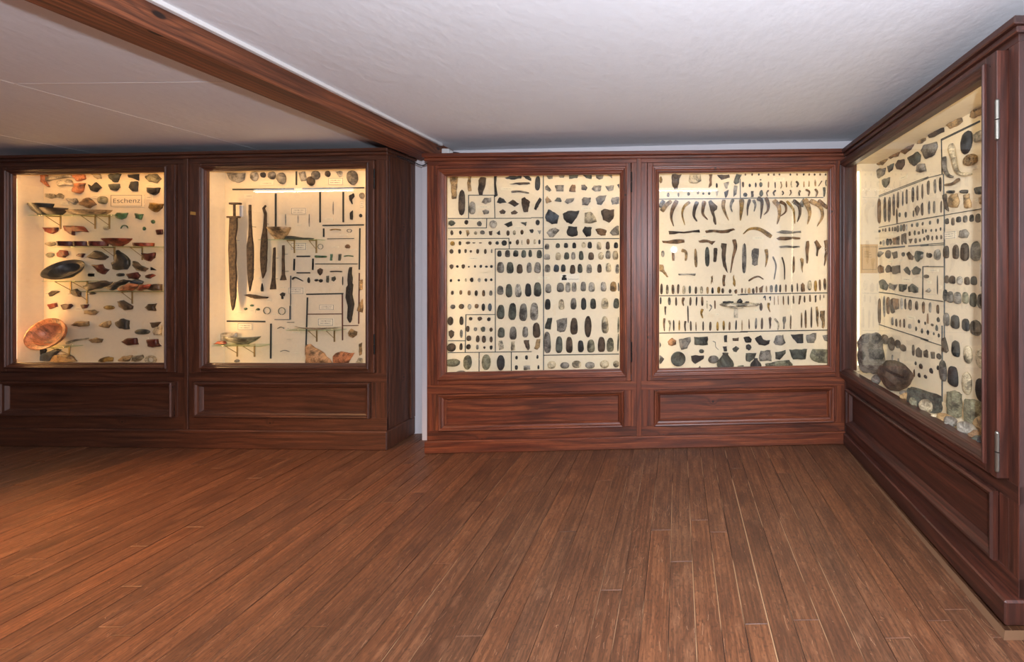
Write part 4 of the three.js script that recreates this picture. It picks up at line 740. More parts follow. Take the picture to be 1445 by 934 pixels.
layOut(R(FR, bayR, -0.225, 1300, 130, K5), `
# jaw_bone|bone|animal jaw bone|along the top edge of the boulder case|stone
p d 58 315 75 285 100 295 170 258 172 290 95 330 65 335; p t 195 245 200 200 230 195 250 215 300 185 308 215 280 240 220 268; p t 368 185 390 100 400 130 430 130 480 95 485 130 430 175 380 192
# pottery_sherd|sherd|coarse sherd|above the upper double strip of boulder case|stone
p n 8 430 30 385 118 362 125 400 100 460 40 490
B 150 345 430 210 4; B 153 352 432 217 3; B 455 200 490 182 4; B 150 345 155 600 6; B 0 640 160 600 4; G 165 600 172 934 8; B 0 930 495 845 5; L 410 790 28 22; L 400 550 36 26
# antler_axe|antler|large antler axe|beside the dark kidney-shaped stone of boulder case|stone
h c 28 8 240 385 260 480 290 590 385 600
# antler_axe|antler|small antler hook|hanging beside the large antler axe|stone
h n 22 8 185 475 190 560 215 610 245 620
# antler_axe|antler|level antler tip|under the large antler axe|stone
h b 8 16 180 680 240 670 290 638
# whetstone|stone|kidney-shaped stone|beside the large antler axe|stone
o k 342 368 85 170 -12
# jaw_bone|bone|ribbed jaw with teeth|beside the kidney-shaped stone|stone
p s 395 310 420 290 485 270 490 345 400 370
# antler_disc|antler|round antler burr with a hole|under the kidney-shaped stone|stone
r t 382 495 88 85 0.36
# stone_axe_head|stone axe|small stone axe head|beside the antler burr at the door frame|stone
b k 485 458 16 70; o k 478 615 30 40
# bone_awl|bone|bone awl|in the two awl rows beside the antler sleeves|stone
b d 10 725 14 110; b d 55 700 18 110; b n 103 690 18 110; b d 142 675 18 110; b d 10 855 14 95; b n 60 845 16 100; b n 97 842 16 95; b d 148 838 14 90; p d 165 750 185 742 195 820 205 875 185 860
# antler_sleeve|antler|antler axe sleeve|in the row of sleeves under the antler hook|stone
p t 212 770 235 745 270 740 285 800 270 845 215 840; p t 320 750 355 740 372 845 330 850; p t 430 770 475 745 482 815 435 820; b l 490 770 14 100
# stone_celt|stone axe|small stone blade|set on top of an antler axe sleeve|stone|0.034
o k 237 730 26 24; o k 335 728 26 28; p k 430 695 465 690 468 740 435 750
`);
layOut(R(FR, bayR, -0.225, 1190, 300, K5), `
B 262 108 623 38 5; G 262 265 450 248 12; G 480 245 623 235 10; B 262 582 370 595 6; B 370 595 450 612 6; B 450 612 623 635 6; B 585 395 585 628 6; B 585 395 623 392 6; B 262 818 623 934 6
L 340 158 50 18; L 345 356 40 20; L 418 348 30 10; L 465 490 70 40; L 497 768 60 28
# flint_bladelet|flint|tiny flint blade|in the first flint row of the boulder case|stone
o k 266 135 20 20; b d 292 127 10 22; b d 311 127 12 28; b d 340 122 12 32; b d 362 120 10 32; b d 382 120 14 34; b d 402 118 18 50; b g 425 112 14 52; b d 446 110 20 56; b s 465 108 12 50; t k 505 92 14 24; o g 544 88 18 34; b d 582 82 12 24
# flint_bladelet|flint|flint blade|in the second and third flint rows of boulder case|stone
t d 276 222 14 26; o s 298 222 18 44; o k 327 215 20 52; p d 335 195 350 190 362 215 350 238; p b 370 185 395 180 398 235 375 235; p d 398 175 412 170 412 235 398 235; b d 432 195 12 84; p d 437 165 450 150 462 150 465 232 440 205; b d 488 154 14 34; t g 525 148 14 34; b d 555 148 16 26; b d 585 142 12 28; t k 606 135 14 20; p d 485 192 508 190 495 225; b d 532 206 16 40; b d 564 202 14 26; t d 595 192 16 22; p d 608 170 623 165 623 205
# pottery_sherd|sherd|sherd|in the first of three sherd rows of boulder case|stone
p n 245 325 265 285 300 290 270 325; o d 335 305 38 62; p d 362 290 395 282 398 330 378 338; o k 442 305 24 32; p d 470 300 485 285 518 320 510 348 490 345; p g 530 320 545 278 590 290 580 330 550 362; t d 617 310 14 34
# pottery_sherd|sherd|sherd|in the second of three sherd rows of boulder case|stone
p b 260 400 275 382 300 395 300 440 272 445; p d 315 415 335 382 360 400 358 435 325 440; p d 370 390 418 385 420 440 372 450; p g 448 415 470 395 495 430 490 458 465 440; p g 510 420 540 392 572 415 560 450 520 455
# pottery_sherd|sherd|sherd|in the third of three sherd rows of boulder case|stone
p g 272 500 295 488 335 530 320 570 285 555; p n 345 515 400 525 375 570 348 555; p g 418 522 470 525 465 560 440 580 420 575; p g 485 540 510 520 550 550 550 585 490 582
# bone_knife|bone|bone blade|in the row under the three sherd rows|stone
b n 302 685 16 160; b b 332 680 24 130; p d 345 640 370 625 380 730 365 740; p b 375 625 408 630 408 705 385 710; b s 430 665 18 86; b d 456 670 14 80; b d 493 675 24 80; b d 540 680 20 70; b b 590 695 20 90; b b 268 720 20 190
# flint_bladelet|flint|small flint blade|in the row above the long sloping divider|stone
b n 362 795 16 62; b d 390 805 14 60; b b 419 810 12 60; b d 447 810 14 68; o s 490 832 24 36; t k 535 850 14 30; t k 555 797 16 26; t k 578 867 14 32; t k 603 810 10 22; t k 618 875 12 26
`);
layOut(R(FR, bayR, -0.225, 1300, 300, K5), `
G 172 15 172 934 9; B 0 235 165 222 5; B 0 245 165 235 4; B 15 395 162 395 6; B 15 395 12 625 6; B 0 628 160 650 6; B 0 50 170 20 5
Lf 208 165 95 55; L 478 100 40 16; L 90 422 75 20; L 60 508 28 24; L 140 545 16 24
# flint_arrowhead|arrowhead|tiny flint arrowhead|beside the framed label of the boulder case|stone
t k 14 78 10 22; t k 66 74 14 30; t k 124 62 14 36; t k 12 135 10 30; t k 36 135 10 24; t k 75 130 12 22; t k 110 128 12 22; t k 143 120 12 24; t d 24 192 14 26; t d 52 183 20 40; t d 83 187 12 34; t d 116 182 14 32; t d 148 180 14 30
# stone_axe_head|stone axe|small stone axe head|in the row above the framed label of boulder case|stone
a k 192 63 28 44; a d 235 65 24 60; a k 278 50 38 44; a s 326 46 32 52; a k 373 40 32 54; a d 420 40 38 66; a c 470 32 36 66
# stone_fragment|stone|faceted stone|beside the framed label of the boulder case|stone
p n 282 180 295 130 330 120 355 150 340 185 300 188
# stone_axe_head|stone axe|large stone axe head|in the row under the framed label of boulder case|stone
a d 188 288 42 92; a d 259 288 46 105; a d 327 288 62 130; a n 407 282 70 145; p d 458 260 470 210 497 205 497 348 480 340
# stone_tool|stone|stone tool|above the small boxed field of the boulder case|stone
o s 4 312 28 60; o d 64 314 42 36; o s 125 308 48 80
# stone_tool|stone|thin find|inside the small boxed field of the boulder case|stone
o d 40 467 44 28; p s 35 575 60 553 75 570 60 585; b k 120 530 8 145
# stone_axe_head|stone axe|stone axe head|in the row beside the landscape photo card|stone
a d 190 488 30 60; a d 233 492 44 60; o s 287 498 44 64; a d 340 500 40 60; a k 391 498 46 66
# stone_axe_head|stone axe|stone axe head|in the close-set row under the landscape photo card|stone
a k 180 605 32 85; a n 217 618 48 85; a n 272 625 54 90; a l 329 624 46 86; a g 387 638 52 104; a d 443 648 52 110; a l 485 665 24 100
# stone_axe_head|stone axe|large stone axe head|in the second row under the landscape photo card|stone
a n 190 782 44 96; a k 256 800 62 102; a k 333 822 54 92; o d 410 845 85 116; a g 484 855 28 112
# flint_bladelet|flint|small flint piece|under the small boxed field of the boulder case|stone
b n 18 697 18 88; b n 67 695 18 78; b b 124 707 20 70; b b 50 775 14 80; t k 30 810 12 22; o d 82 822 22 20; t k 127 785 22 36; t k 116 845 18 44; t k 8 868 14 36; t k 52 877 18 34; t k 93 887 12 22; t k 130 900 14 32
`);
layOut(R(FR, bayR, -0.225, 1190, 460, K5), `
# stone_axe_head|stone axe|round-edged stone|on the board above the split brown boulder|stone
o d 312 98 52 72; o d 360 130 46 100; o d 405 132 40 62; o b 442 160 50 50
# flint_bladelet|flint|flint piece|above the dark stone beam|stone
b d 515 177 18 84; p d 540 175 555 155 578 180 575 230 545 225; p d 595 200 610 172 623 185 623 230 600 225; b n 362 235 12 50; b n 406 255 12 36; t k 532 273 14 28; t d 570 293 26 38; b b 521 345 12 60; t k 559 360 20 36; t k 604 370 24 24
`);
layOut(R(FR, bayR, -0.225, 1300, 460, K4), `
G 140 0 140 500 10; B 0 85 140 130 5
# stone_axe_head|stone axe|long stone axe head|in the last row but one above the floor stones|stone
p d 145 80 160 72 183 165 170 178 145 170; a k 235 150 54 108; o c 315 187 58 118; o c 397 213 62 130 8
# stone_axe_head|stone axe|big pointed stone axe head|in the last row above the floor stones|stone
o n 150 295 50 140 6; a k 218 332 66 135; o c 309 378 64 150; o k 402 425 70 155 8
# flint_bladelet|flint|flint piece|above the dark stone beam|stone
o d 120 200 30 40; p d 20 165 40 155 45 210 25 205; p d 70 170 90 172 90 215 75 215; t k 68 295 24 34; t k 30 335 24 20; t k 112 275 16 30
`);

// ---------------------------------------------------------------- swords, vessels, shelves, boulders
const put = (o, label, category, group) => tag(o, label, category, group);
const uvOf = (reg, x, y) => [reg[0] + x / reg[2], reg[1] + y / reg[2]];
const RA = [0, 220, Z], RB = [120, 220, Z], RC = [0, 370, Z], RD = [120, 370, Z], RE = [270, 220, Z], RF = [390, 220, Z], RG = [270, 370, Z], RH = [390, 370, Z];
// long irons held off the board by pins
function iron(name, label, pts, hilt) {
  let P = []; for (let i = 0; i < pts.length; i += 2) P.push(FL.hit(...uvOf(RE, pts[i], pts[i + 1]), -0.145).slice(0, 2));
  ccw(P); const xs = P.map(p => p[0]), ys = P.map(p => p[1]), cx = (Math.min(...xs) + Math.max(...xs)) / 2, cy = Math.min(...ys), g = grp(name);
  g.position.copy(FL.world(cx, cy, -0.145)); g.rotation.y = FL.theta; put(g, label, 'sword', 'long irons of the sword case');
  const sh = new THREE.Shape(roughen(P.map(p => [p[0] - cx, p[1] - cy]), 0.012).map(p => new THREE.Vector2(...p)));
  const geo = new THREE.ExtrudeGeometry(sh, { depth: 0.005, bevelEnabled: true, bevelThickness: 0.003, bevelSize: 0.002, bevelSegments: 2 });
  mesh('blade', geo, findMat('d', 'rust'), g); const top = Math.max(...ys) - cy, mx = 0;
  const near = f => { const yy = top * f; let best = P[0], bd = 9; for (const p of P) { const d = Math.abs(p[1] - cy - yy); if (d < bd) { bd = d; best = p; } } return best[0] - cx; };
  for (const f of [0.25, 0.75]) mesh('mounting_pin', rod([near(f) * 0.4, top * f, 0], [near(f) * 0.4, top * f, -0.036], 0.002, 6), M.steel, g);
  if (hilt) {
    const q = (x0, x1, y0, y1, z0, z1) => { const a = FL.hit(...uvOf(RE, x0, y1), -0.145), b = FL.hit(...uvOf(RE, x1, y0), -0.145); return board(a[0] - cx, b[0] - cx, a[1] - cy, b[1] - cy, z0, z1, 0.002); };
    mesh('pommel', q(325, 405, 385, 401, -0.012, 0.016), findMat('d', 'rust'), g); mesh('grip', q(350, 366, 398, 500, -0.002, 0.008), findMat('d', 'rust'), g);
    mesh('guard', q(303, 397, 496, 511, -0.01, 0.014), findMat('d', 'rust'), g); mesh('grip_support', q(371, 391, 402, 498, -0.034, -0.02), M.white, g);
  }
}
iron('iron_sword', 'long rusty iron sword with pommel, bare tang and guard', [322, 505, 380, 505, 378, 600, 366, 680, 372, 800, 368, 880, 375, 1000, 368, 1165, 355, 1245, 345, 1268, 335, 1225, 325, 1125, 320, 975, 316, 880, 312, 780, 316, 640], true);
iron('iron_sword', 'pitted iron sword blade with a long thin tang, beside the hilted sword', [481, 405, 492, 405, 497, 580, 505, 680, 512, 740, 512, 934, 510, 1000, 497, 1060, 485, 1112, 474, 1020, 468, 934, 464, 740, 478, 660, 481, 560]);
iron('iron_sword', 'rusty iron blade with a hooked tang end', [592, 432, 613, 408, 616, 414, 604, 432, 620, 470, 620, 600, 625, 680, 622, 860, 616, 950, 593, 1005, 580, 935, 575, 860, 582, 680, 598, 600, 607, 480]);
iron('iron_spearhead', 'slender dark iron spearhead flaring at its foot, the longer of two', [682, 760, 692, 755, 692, 900, 690, 1000, 697, 1095, 655, 1097, 672, 1000, 677, 870]);
iron('iron_spearhead', 'slender dark iron spearhead flaring at its foot, the shorter of two', [755, 738, 765, 738, 767, 900, 770, 980, 782, 1020, 738, 1022, 752, 980, 752, 860]);

function bowlGeo(profile, phi0 = 0, phi = Math.PI * 2, seg = 40) { const g = new THREE.LatheGeometry(profile.map(p => new THREE.Vector2(...p)), seg, phi0, phi), u = g.attributes.uv, p = g.attributes.position; for (let i = 0; i < u.count; i++) u.setXY(i, p.getX(i) + p.getY(i) * 0.6, p.getZ(i) + p.getY(i) * 0.8); return g; }
// vessel or wall fragment standing on a shelf; px box = outline in the photograph
function vessel(reg, fr, t, x0, x1, y0, y1, foot, colour, name, label, part) {
  const a = fr.hit(...uvOf(reg, x0, y1), t), b = fr.hit(...uvOf(reg, x1, y0), t), w = (b[0] - a[0]) / 2, h = b[1] - a[1], f = w * foot, th = 0.006;
  const prof = [[0.001, 0], [f, 0], [f * 1.02, h * 0.08], [f + (w - f) * 0.55, h * 0.4], [w * 0.97, h * 0.85], [w, h], [w - th, h], [w * 0.93 - th, h * 0.83], [f + (w - f) * 0.5 - th, h * 0.42], [f * 0.8, h * 0.14], [0.001, h * 0.12]];
  const g = bowlGeo(prof, part ? -Math.PI / 2 - part[0] : 0, part ? part[1] : Math.PI * 2); g.scale(1, 1, Math.min(1, 0.062 / w));
  const m = mesh(name, g, findMat(colour, 'glaze')); m.material.side = THREE.DoubleSide; m.position.copy(fr.world((a[0] + b[0]) / 2, a[1] + 0.001, t)); m.rotation.y = fr.theta; put(m, label, 'bowl'); return m;
}
function tilted(reg, fr, cx, cy, t, Rm, depth, foot, n, colour, name, label) {
  const prof = [[0.001, 0], [Rm * foot, 0], [Rm * foot, 0.008], [Rm * 0.72, depth * 0.45], [Rm * 0.9, depth * 0.7], [Rm * 0.93, depth * 0.8], [Rm, depth], [Rm * 1.02, depth + 0.003], [Rm * 0.97, depth + 0.001], [Rm * 0.76, depth * 0.86], [Rm * 0.74, depth * 0.8], [Rm * 0.6, depth * 0.36], [Rm * 0.3, depth * 0.18], [0.001, depth * 0.17]];
  const g = bowlGeo(prof, 0, Math.PI * 2, 48); g.translate(0, -depth, 0); g.applyQuaternion(new THREE.Quaternion().setFromUnitVectors(new THREE.Vector3(0, 1, 0), new THREE.Vector3(...n).normalize()));
  const c = fr.hit(...uvOf(reg, cx, cy), t), m = mesh(name, g, findMat(colour, 'glaze')); m.material.side = THREE.DoubleSide; m.position.copy(fr.world(c[0], c[1], t)); m.rotation.y = fr.theta; put(m, label, 'bowl'); return m;
}
// glass shelf on wire brackets: px line of its back edge on the board, brackets at px x
function shelf(reg, fr, tb, x0, x1, y, br, dep, label, h = 0.1) {
  const a = fr.hit(...uvOf(reg, x0, y), tb + dep * 0.5), b = fr.hit(...uvOf(reg, x1, y), tb + dep * 0.5), g = grp('glass_shelf'); g.position.copy(fr.world(a[0], a[1], tb)); g.rotation.y = fr.theta; put(g, label, 'shelf', 'glass shelves on wire brackets');
  mesh('pane', board(0, b[0] - a[0], -0.005, 0, 0.001, dep, 0.001), M.shelfGlass, g);
  for (const bx of br) { const s = fr.hit(...uvOf(reg, bx, y), tb)[0] - a[0], k = grp('bracket', g); mesh('upright', board(s - 0.006, s + 0.006, -h, -0.001, 0, 0.004, 0.001), M.brass, k); mesh('stay', rod([s, -h * 0.72, 0.004], [s, -0.008, dep * 0.9], 0.002, 6), M.brass, k); mesh('arm', rod([s, -0.0075, 0], [s, -0.0075, dep * 0.95], 0.002, 6), M.brass, k); }
  return a[1];
}
const T1 = -0.18;
shelf(RA, FL, T1, 300, 990, 491, [500, 787, 904], 0.085, 'topmost glass shelf of the pottery case, under dark and tan bowl halves');
shelf(RB, FL, T1, -190, 640, 748, [245, 475], 0.08, 'glass shelf carrying the red bowl and maroon rim sherds');
shelf(RC, FL, T1, 420, 745, 152, [585, 722], 0.09, 'short glass shelf under the tilted black bowl');
shelf(RD, FL, T1, 0, 640, 236, [20, 392], 0.07, 'glass shelf carrying fluted black and orange-red sherds');
shelf(RC, FL, T1, 300, 610, 688, [575], 0.1, 'low glass shelf under the tilted orange bowl');
shelf(RE, FL, T1, 590, 1070, 689, [852, 1032], 0.07, 'glass shelf under the tan bowl of the sword case');
shelf(RG, FL, T1, 180, 620, 676, [380, 522], 0.09, 'glass shelf carrying a halved pot, low in the sword case');
shelf(RH, FL, T1, 120, 545, 550, [335, 480], 0.08, 'glass shelf under the shallow plate of the sword case');
const V = -0.13, HALF = [0, Math.PI];
vessel(RA, FL, V, 268, 450, 395, 488, 0.4, 'k', 'pottery_bowl', 'black burnished bowl half at the end of the topmost glass shelf', HALF);
vessel(RA, FL, V, 365, 565, 432, 488, 0.55, 'd', 'pottery_bowl', 'dark brown bowl half between the black and the tan ones', HALF);
vessel(RA, FL, V + 0.01, 560, 930, 448, 488, 0.7, 't', 'pottery_bowl', 'wide tan dish half on the topmost glass shelf', HALF);
vessel(RB, FL, V, 160, 392, 680, 745, 0.36, 'r', 'pottery_bowl', 'terracotta red bowl half with a flaring rim on a glass shelf', HALF);
for (const [x0, x1, l] of [[-190, -66, 'maroon rim sherd standing on the red-bowl shelf, beside the small cream sherd'], [-62, 46, 'maroon rim sherd standing on the red-bowl shelf, middle one of three'], [60, 200, 'maroon rim sherd standing on the red-bowl shelf, touching the red bowl']]) vessel(RB, FL, V + 0.015, x0, x1, 705, 745, 0.9, 'm', 'rim_sherd', l, HALF);
vessel(RB, FL, V, 428, 576, 718, 747, 0.92, 'r', 'rim_sherd', 'low terracotta rim sherd at the free end of the red-bowl shelf', HALF);
tilted(RC, FL, 520, 58, -0.09, 0.104, 0.062, 0.35, [0.2, 0.74, 0.64], 'k', 'pottery_bowl', 'black bowl tilted on its side in the pottery case');
tilted(RC, FL, 372, 590, -0.085, 0.118, 0.085, 0.36, [0.18, 0.36, 0.9], 'o', 'pottery_bowl', 'orange-red bowl with broad rim tilted towards the glass');
// sherds standing on the lower shelf: swept fluted pieces
function standing(reg, fr, t, pts, colour, name, label, cat, th = 0.03) {
  let P = []; for (let i = 0; i < pts.length; i += 2) P.push(fr.hit(...uvOf(reg, pts[i], pts[i + 1]), t).slice(0, 2)); ccw(P);
  const cx = P.reduce((s, p) => s + p[0], 0) / P.length, cy = P.reduce((s, p) => s + p[1], 0) / P.length;
  const m = mesh(name, dome(roughen(P.map(p => [p[0] - cx, p[1] - cy]), 0.06), th, false), findMat(colour, 'glaze')); m.position.copy(fr.world(cx, cy, t)); m.rotation.y = fr.theta; put(m, label, cat); return m;
}
const SD = -0.145;
standing(RD, FL, SD, [0, 195, 60, 165, 150, 150, 240, 160, 200, 205, 100, 220, 30, 234], 'd', 'pottery_sherd', 'brown-black fluted sherd on the shelf of fluted sherds, below the black bowl', 'sherd');
standing(RD, FL, SD + 0.02, [175, 210, 270, 160, 330, 140, 395, 150, 300, 190, 235, 232], 'k', 'pottery_sherd', 'long near-black fluted sherd in the middle of its glass shelf', 'sherd');
standing(RD, FL, SD, [390, 155, 440, 138, 490, 160, 470, 182, 400, 182], 'u', 'pottery_sherd', 'small slate-dark sherd lying on top of the orange-red fluted sherds', 'sherd');
standing(RD, FL, SD + 0.025, [285, 215, 340, 190, 380, 172, 450, 185, 440, 205, 400, 234, 290, 234], 'o', 'pottery_sherd', 'orange-red fluted sherd beside the long near-black fluted sherd', 'sherd');
standing(RD, FL, SD + 0.02, [440, 224, 480, 184, 550, 180, 540, 215, 470, 234], 'r', 'pottery_sherd', 'terracotta fluted sherd between the orange-red and brown shelf sherds', 'sherd');
standing(RD, FL, SD, [545, 187, 640, 180, 640, 232, 540, 226], 'd', 'pottery_sherd', 'brown rounded sherd at the door-frame end of the fluted sherd shelf', 'sherd');
vessel(RE, FL, V, 640, 822, 588, 686, 0.4, 't', 'pottery_bowl', 'tan bowl half on the upper glass shelf of the sword case', HALF);
standing(RE, FL, SD, [740, 668, 830, 658, 920, 672, 1020, 680, 1010, 688, 760, 688], 'g', 'pottery_sherd', 'dark flat sherd lying beside the tan bowl on its shelf', 'sherd', 0.02);
standing(RG, FL, SD - 0.02, [245, 582, 380, 578, 385, 612, 330, 650, 250, 645], 's', 'pottery_sherd', 'pale blocky sherd behind the halved pot of the sword case', 'sherd', 0.02);
vessel(RG, FL, V, 275, 575, 610, 674, 0.35, 'l', 'pottery_bowl', 'olive-grey shallow bowl half low in the sword case', HALF);
standing(RG, FL, SD + 0.035, [185, 674, 220, 652, 280, 646, 300, 668, 280, 674], 'r', 'pottery_sherd', 'small terracotta sherd at the front of the halved-pot shelf', 'sherd', 0.015);
vessel(RH, FL, V, 160, 545, 530, 549, 0.5, 'w', 'pottery_plate', 'shallow ivory plate on the lowest glass shelf of the sword case', HALF);
// antler case: stub vases, ring bowl and the long bone on its stand
const RO = [915, 380, Z], RP = [1045, 380, Z], TM = -0.16;
function vase(reg, cx, yb, w, h, colour, label) {
  const a = FM.hit(...uvOf(reg, cx - w / 2, yb), TM + 0.05), b = FM.hit(...uvOf(reg, cx + w / 2, yb - h), TM + 0.05), R0 = (b[0] - a[0]) / 2, H = b[1] - a[1];
  const g = bowlGeo([[0.001, 0], [R0 * 0.72, 0], [R0 * 0.97, H * 0.16], [R0, H * 0.3], [R0 * 0.86, H * 0.5], [R0 * 0.5, H * 0.75], [R0 * 0.32, H * 0.88], [R0 * 0.36, H], [R0 * 0.3, H], [R0 * 0.26, H * 0.88], [R0 * 0.4, H * 0.7], [0.001, H * 0.4]]); g.scale(1, 1, Math.min(1, 0.048 / R0));
  const m = mesh('pottery_vase', g, findMat(colour, 'stone')); m.material.side = THREE.DoubleSide; m.position.copy(FM.world((a[0] + b[0]) / 2, a[1], TM + 0.05)); m.rotation.y = FM.theta; put(m, label, 'vase');
}
vase(RO, 634, 818, 142, 130, 'g', 'squat dark grey vase at the bottom of the antler case'); vase(RP, 126, 812, 92, 78, 'k', 'small dark round vase beside the long jaw bone');
{ const c = FM.hit(...uvOf(RO, 245, 732), TM), R0 = FM.hit(...uvOf(RO, 305, 732), TM)[0] - c[0];
  const g = bowlGeo([[0.001, 0.012], [R0 * 0.4, 0.013], [R0 * 0.5, 0.017], [R0 * 0.75, 0.024], [R0 * 0.93, 0.03], [R0, 0.028], [R0, 0.02], [R0 * 0.7, 0.0], [0.001, 0]]); g.rotateX(Math.PI / 2);
  const m = mesh('pottery_bowl', g, findMat('g', 'stone')); m.material.side = THREE.DoubleSide; m.position.copy(FM.world(c[0], c[1], TM + 0.001)); m.rotation.y = FM.theta; put(m, 'round dark bowl hung face-on at the bottom of the antler case', 'bowl'); }
{ const s = grp('bone_stand'), a = FM.hit(...uvOf(RO, 720, 400), TM), b = FM.hit(...uvOf(RO, 720, 306), TM); s.position.copy(FM.world(a[0], a[1], TM)); s.rotation.y = FM.theta; put(s, 'ivory bracket holding the long bone in the antler case', 'bracket');
  mesh('plate', board(-0.014, 0.014, 0, b[1] - a[1], 0, 0.006, 0.002), findMat('w', 'stone'), s); mesh('ledge', board(-0.05, 0.05, b[1] - a[1] - 0.006, b[1] - a[1], 0, 0.05, 0.002), findMat('w', 'stone'), s);
  const P = [582, 290, 600, 278, 690, 276, 817, 278, 910, 278, 918, 288, 890, 302, 800, 306, 700, 306, 620, 304]; standing(RO, FM, TM + 0.02, P, 'w', 'long_bone', 'long ivory jaw piece resting level on its bracket', 'bone', 0.035);
  standing(RO, FM, TM + 0.028, [610, 265, 660, 260, 700, 263, 700, 276, 612, 277], 'k', 'flint_insert', 'flat black flint insert on the level ivory jaw piece', 'flint', 0.018); standing(RO, FM, TM + 0.028, [726, 268, 740, 248, 757, 238, 777, 262, 772, 276, 728, 276], 'k', 'flint_insert', 'pointed black flint insert standing on the level ivory jaw piece', 'flint', 0.018);
  standing(RP, FM, TM + 0.03, [30, 275, 45, 263, 70, 264, 72, 274], 'k', 'flint_insert', 'small black flint insert at the end of the ivory jaw piece', 'flint', 0.012); }
// signs and cards
function sign(fr, tb, reg, x0, x1, y0, y1, draw, name, label, W = 512, H = 256) {
  const c = document.createElement('canvas'); c.width = W; c.height = H; draw(c.getContext('2d'), W, H); const t = new THREE.CanvasTexture(c); t.colorSpace = THREE.SRGBColorSpace;
  const a = fr.hit(...uvOf(reg, x0, y1), tb), b = fr.hit(...uvOf(reg, x1, y0), tb), m = mesh(name, new THREE.BoxGeometry(b[0] - a[0], b[1] - a[1], 0.003), std({ map: t, roughness: 0.85 }));
  m.position.copy(fr.world((a[0] + b[0]) / 2, (a[1] + b[1]) / 2, tb + 0.0017)); m.rotation.y = fr.theta; put(m, label, 'sign'); return m;
}
sign(FL, T1, RB, 214, 490, 318, 422, (x, W, H) => { x.fillStyle = '#efe2c2'; x.fillRect(0, 0, W, H); x.strokeStyle = '#4a4740'; x.lineWidth = 7; x.strokeRect(8, 12, W - 44, H - 30); x.fillStyle = '#4c4940'; x.font = '118px sans-serif'; x.textAlign = 'center'; x.fillText('Eschenz', W / 2 - 12, H * 0.66); }, 'name_sign', 'cream sign with a thin frame reading Eschenz');
sign(FM, TM, [750, 380, Z], 235, 395, 35, 105, (x, W, H) => { x.fillStyle = '#efe5cb'; x.fillRect(0, 0, W, H); x.fillStyle = '#23231f'; x.beginPath(); x.moveTo(45, 200); x.lineTo(50, 120); x.lineTo(80, 95); x.lineTo(60, 60); x.lineTo(110, 35); x.lineTo(165, 50); x.lineTo(170, 85); x.lineTo(130, 105); x.lineTo(175, 120); x.lineTo(185, 195); x.closePath(); x.fill(); x.fillStyle = '#5a564c'; for (let i = 0; i < 16; i++) x.fillRect(205 + i * 18, 150 + (i * 7 % 5) * 5, 9, 26 - (i * 5 % 3) * 6); }, 'picture_sign', 'cream sign with a small black picture among the stone axes');
sign(FR, -0.225, [1300, 300, K5], 430, 520, 368, 575, (x, W, H) => { x.fillStyle = '#e9dfc8'; x.fillRect(0, 0, W, H); x.fillStyle = '#8d9088'; x.fillRect(26, 26, W - 52, H - 110); x.fillStyle = '#b9bbb2'; x.fillRect(26, 26, W - 52, 90); x.fillStyle = '#5b5f58'; x.beginPath(); x.moveTo(26, 190); x.lineTo(110, 150); x.lineTo(170, 200); x.lineTo(W - 26, 170); x.lineTo(W - 26, 300); x.lineTo(26, 300); x.fill(); x.fillStyle = '#33372f'; x.fillRect(26, 330, W - 52, 92); }, 'photo_card', 'white-edged card with a grey landscape photo among the axe heads', 256, 512);
{ // printed notice on the end lining of the boulder case
  const c = document.createElement('canvas'); c.width = 256; c.height = 384; const x = c.getContext('2d'); x.fillStyle = '#cfae7c'; x.fillRect(0, 0, 256, 384); x.strokeStyle = '#8d7550'; x.lineWidth = 6; x.strokeRect(26, 34, 204, 300); x.fillStyle = '#7a6544'; for (let i = 0; i < 6; i++) x.fillRect(58, 90 + i * 16, 60 + (i * 37 % 70), 4);
  const t = new THREE.CanvasTexture(c); t.colorSpace = THREE.SRGBColorSpace; const m = mesh('paper_notice', new THREE.BoxGeometry(0.002, 0.2, 0.12), std({ map: t, roughness: 0.9 })), p = FR.world(0.012, 1.29 + 0.0, -0.155); m.position.copy(p); m.rotation.y = FR.theta; put(m, 'tan printed notice pinned to the end lining above the big grey slab', 'notice'); }

